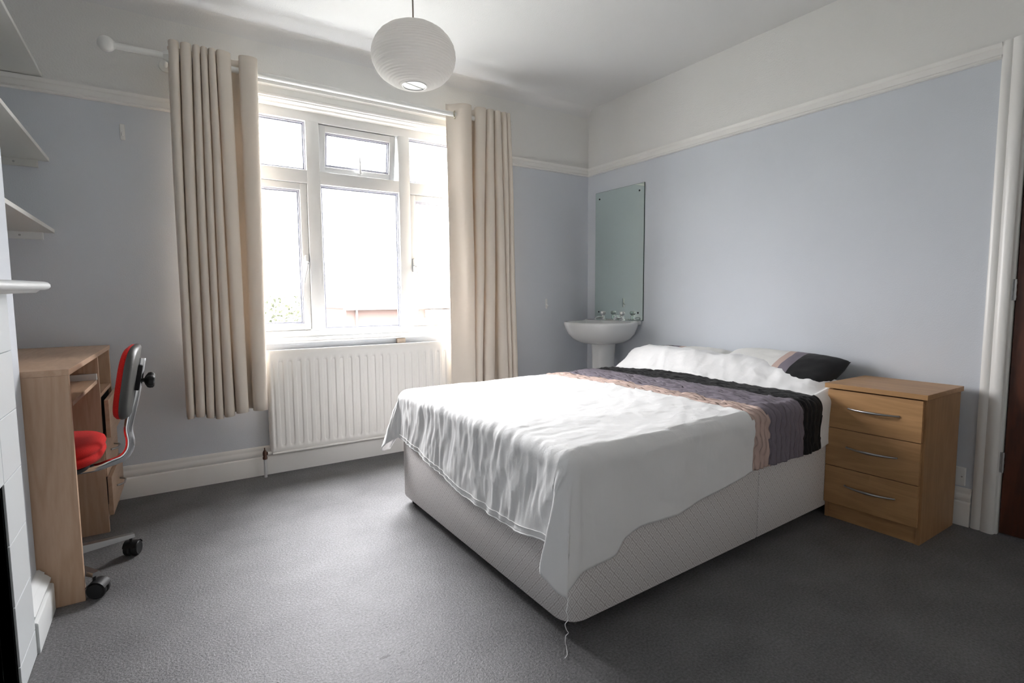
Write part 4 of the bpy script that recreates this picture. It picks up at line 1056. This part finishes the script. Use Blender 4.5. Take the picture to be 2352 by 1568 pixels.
# split into cover panels and coloured bands along p
cuts = [0.970, 1.088, 1.372, 1.545]
def zone(f):
    c = sum(coord[v][0] for v in f.verts)/len(f.verts); q = sum(coord[v][1] for v in f.verts)/len(f.verts)
    s = -0.040*(q/BW)
    for i, k in enumerate(cuts):
        if c < k + s*1.0: return i
    return 4
dv = thing('duvet', 'white duvet with pink, mauve and black tucked bands spread over the bed', 'duvet', (-1.1, -1.53, 0.55))
zf = {f.index: zone(f) for f in bm.faces}
bm.faces.index_update(); zl = [zone(f) for f in bm.faces]
for zi, (nm, mt, lb) in enumerate((('cover_panel', 'fabric_white', None), ('tucked_band', 'band_pink', 'dusty pink pin-tucked band'), ('tucked_band', 'band_purple', 'mauve grey pin-tucked band'), ('tucked_band', 'band_black', 'black pin-tucked band'), ('cover_panel', 'fabric_white', None))):
    b2 = bm.copy(); b2.faces.ensure_lookup_table()
    kill = [f for f, z in zip(b2.faces, zl) if z != zi]
    bmesh.ops.delete(b2, geom=kill, context='FACES')
    ob = finish(nm, b2, mt, dv, 180)
    md = ob.modifiers.new('thickness', 'SOLIDIFY'); md.thickness = 0.004; md.offset = -1
    if lb: ob['label'] = lb
# hem along the foot edge
bm2 = bmesh.new()
def hemline(cols, off):
    pts = [c[-1].co.copy() for c in cols]
    pts2 = [c[-4].co.copy() for c in cols]
    return pts, pts2
pts, pts2 = hemline(foot, 0)
tube(bm2, [p + (-ud)*0.003 for p in pts2[::2]], 0.0018, 6); tube(bm2, [p for p in pts[::2]], 0.0028, 6)
finish('stitched_hem', bm2, 'fabric_white', dv, 180)
tipv = min((v for v in bm.verts if coord[v][0] < 0.1 and coord[v][1] < 0.1), key=lambda v: v.co.z).co.copy()
bm.free()
bm2 = bmesh.new(); tp_ = [tipv + Vector((0.004, -0.004, 0.0))]; rnd = random.Random(5)
for k in range(1, 15):
    f_ = k/14; tp_.append(Vector((tipv.x + 0.010*math.sin(k*1.7)*f_ - 0.006*f_, tipv.y - 0.004 + 0.010*math.cos(k*2.1)*f_, max(0.004, tipv.z*(1-f_*1.12)))) + Vector((-0.02, -0.03, 0))*max(0, f_-0.85)*4)
tube(bm2, subdiv(tp_, 3), 0.0011, 5); finish('loose_thread', bm2, 'fabric_white', dv, 180)

# ------------------------------------------------------------------ pillows
def pillow(label, v0, v1, black_side, seed, dz=0.0):
    """lies across the head; black_side 0 near end, 1 far end of the case"""
    pc = bed(0.885, (v0+v1)/2, 0.64+dz)
    t = thing('pillow', label, 'pillow', (pc.x, pc.y, 0.60), 'pillows at the head of the bed')
    nA, nB = 70, 40; Lp = (v1-v0)*BW; Wp = 0.36
    bm = bmesh.new(); uvl = bm.loops.layers.uv.new('UVMap')
    def pos(a, b, side):
        x = a*2-1; y = b*2-1
        prof = max(0.0, (1-abs(x)**6))**0.5 * max(0.0, (1-abs(y)**3.0))**0.5
        hx = x*Lp/2*(1-0.05*abs(y)**2*0); hy = y*Wp/2*(1-0.04*(1-abs(x)))
        th = 0.066*prof*side
        corner_pull = 0.01*(abs(x)*abs(y))**2
        th += 0.006*noise.noise(Vector((hx*10, hy*10, seed)))*prof + 0.003*noise.noise(Vector((hx*26, hy*20, seed+5)))*prof
        # tilt: back edge (towards wall) propped high
        tilt = math.radians(20)
        base = bed(0.905, (v0+v1)/2, 0.652+dz)
        return base + vd*hx + ud*(hy*math.cos(tilt) - th*math.sin(tilt)) + Z*(hy*math.sin(tilt) + th*math.cos(tilt) + 0.004*math.sin(hx*8+seed))
    grid = {}
    faces = []
    for side in (1, -1):
        for i in range(nA+1):
            for j in range(nB+1):
                if side == -1 and (i in (0, nA) or j in (0, nB)): grid[(side, i, j)] = grid[(1, i, j)]; continue
                grid[(side, i, j)] = bm.verts.new(pos(i/nA, j/nB, side))
    zl = []
    for side in (1, -1):
        for i in range(nA):
            for j in range(nB):
                vs4 = [grid[(side, i, j)], grid[(side, i+1, j)], grid[(side, i+1, j+1)], grid[(side, i, j+1)]]
                if side == -1: vs4.reverse()
                f = bm.faces.new(vs4); a = (i+0.5)/nA*Lp
                for l in f.loops: l[uvl].uv = (a, j/nB*Wp)
                if black_side == 1: a = Lp - a
                zl.append(0 if a > 0.285 else 1 if a > 0.245 else 2 if a > 0.19 else 3)
    for zi, (nm, mt, lb) in enumerate((('pillowcase', 'pillow_white', None), ('case_band', 'band_pink', 'dusty pink pin-tucked band'), ('case_band', 'band_purple', 'mauve grey pin-tucked band'), ('case_band', 'band_black', 'black end of the case'))):
        b2 = bm.copy(); b2.faces.ensure_lookup_table()
        bmesh.ops.delete(b2, geom=[f for f, z in zip(b2.faces, zl) if z != zi], context='FACES')
        ob = finish(nm, b2, mt, t, 180)
        if lb: ob['label'] = lb
    bm.free()
pillow('pillow with black end beside the bedside chest, showing from under the duvet', 0.05, 0.525, 0, 1.0)
pillow('white pillow with black end nearest the washbasin, mostly under the duvet', 0.525, 0.985, 1, 9.0, -0.022)
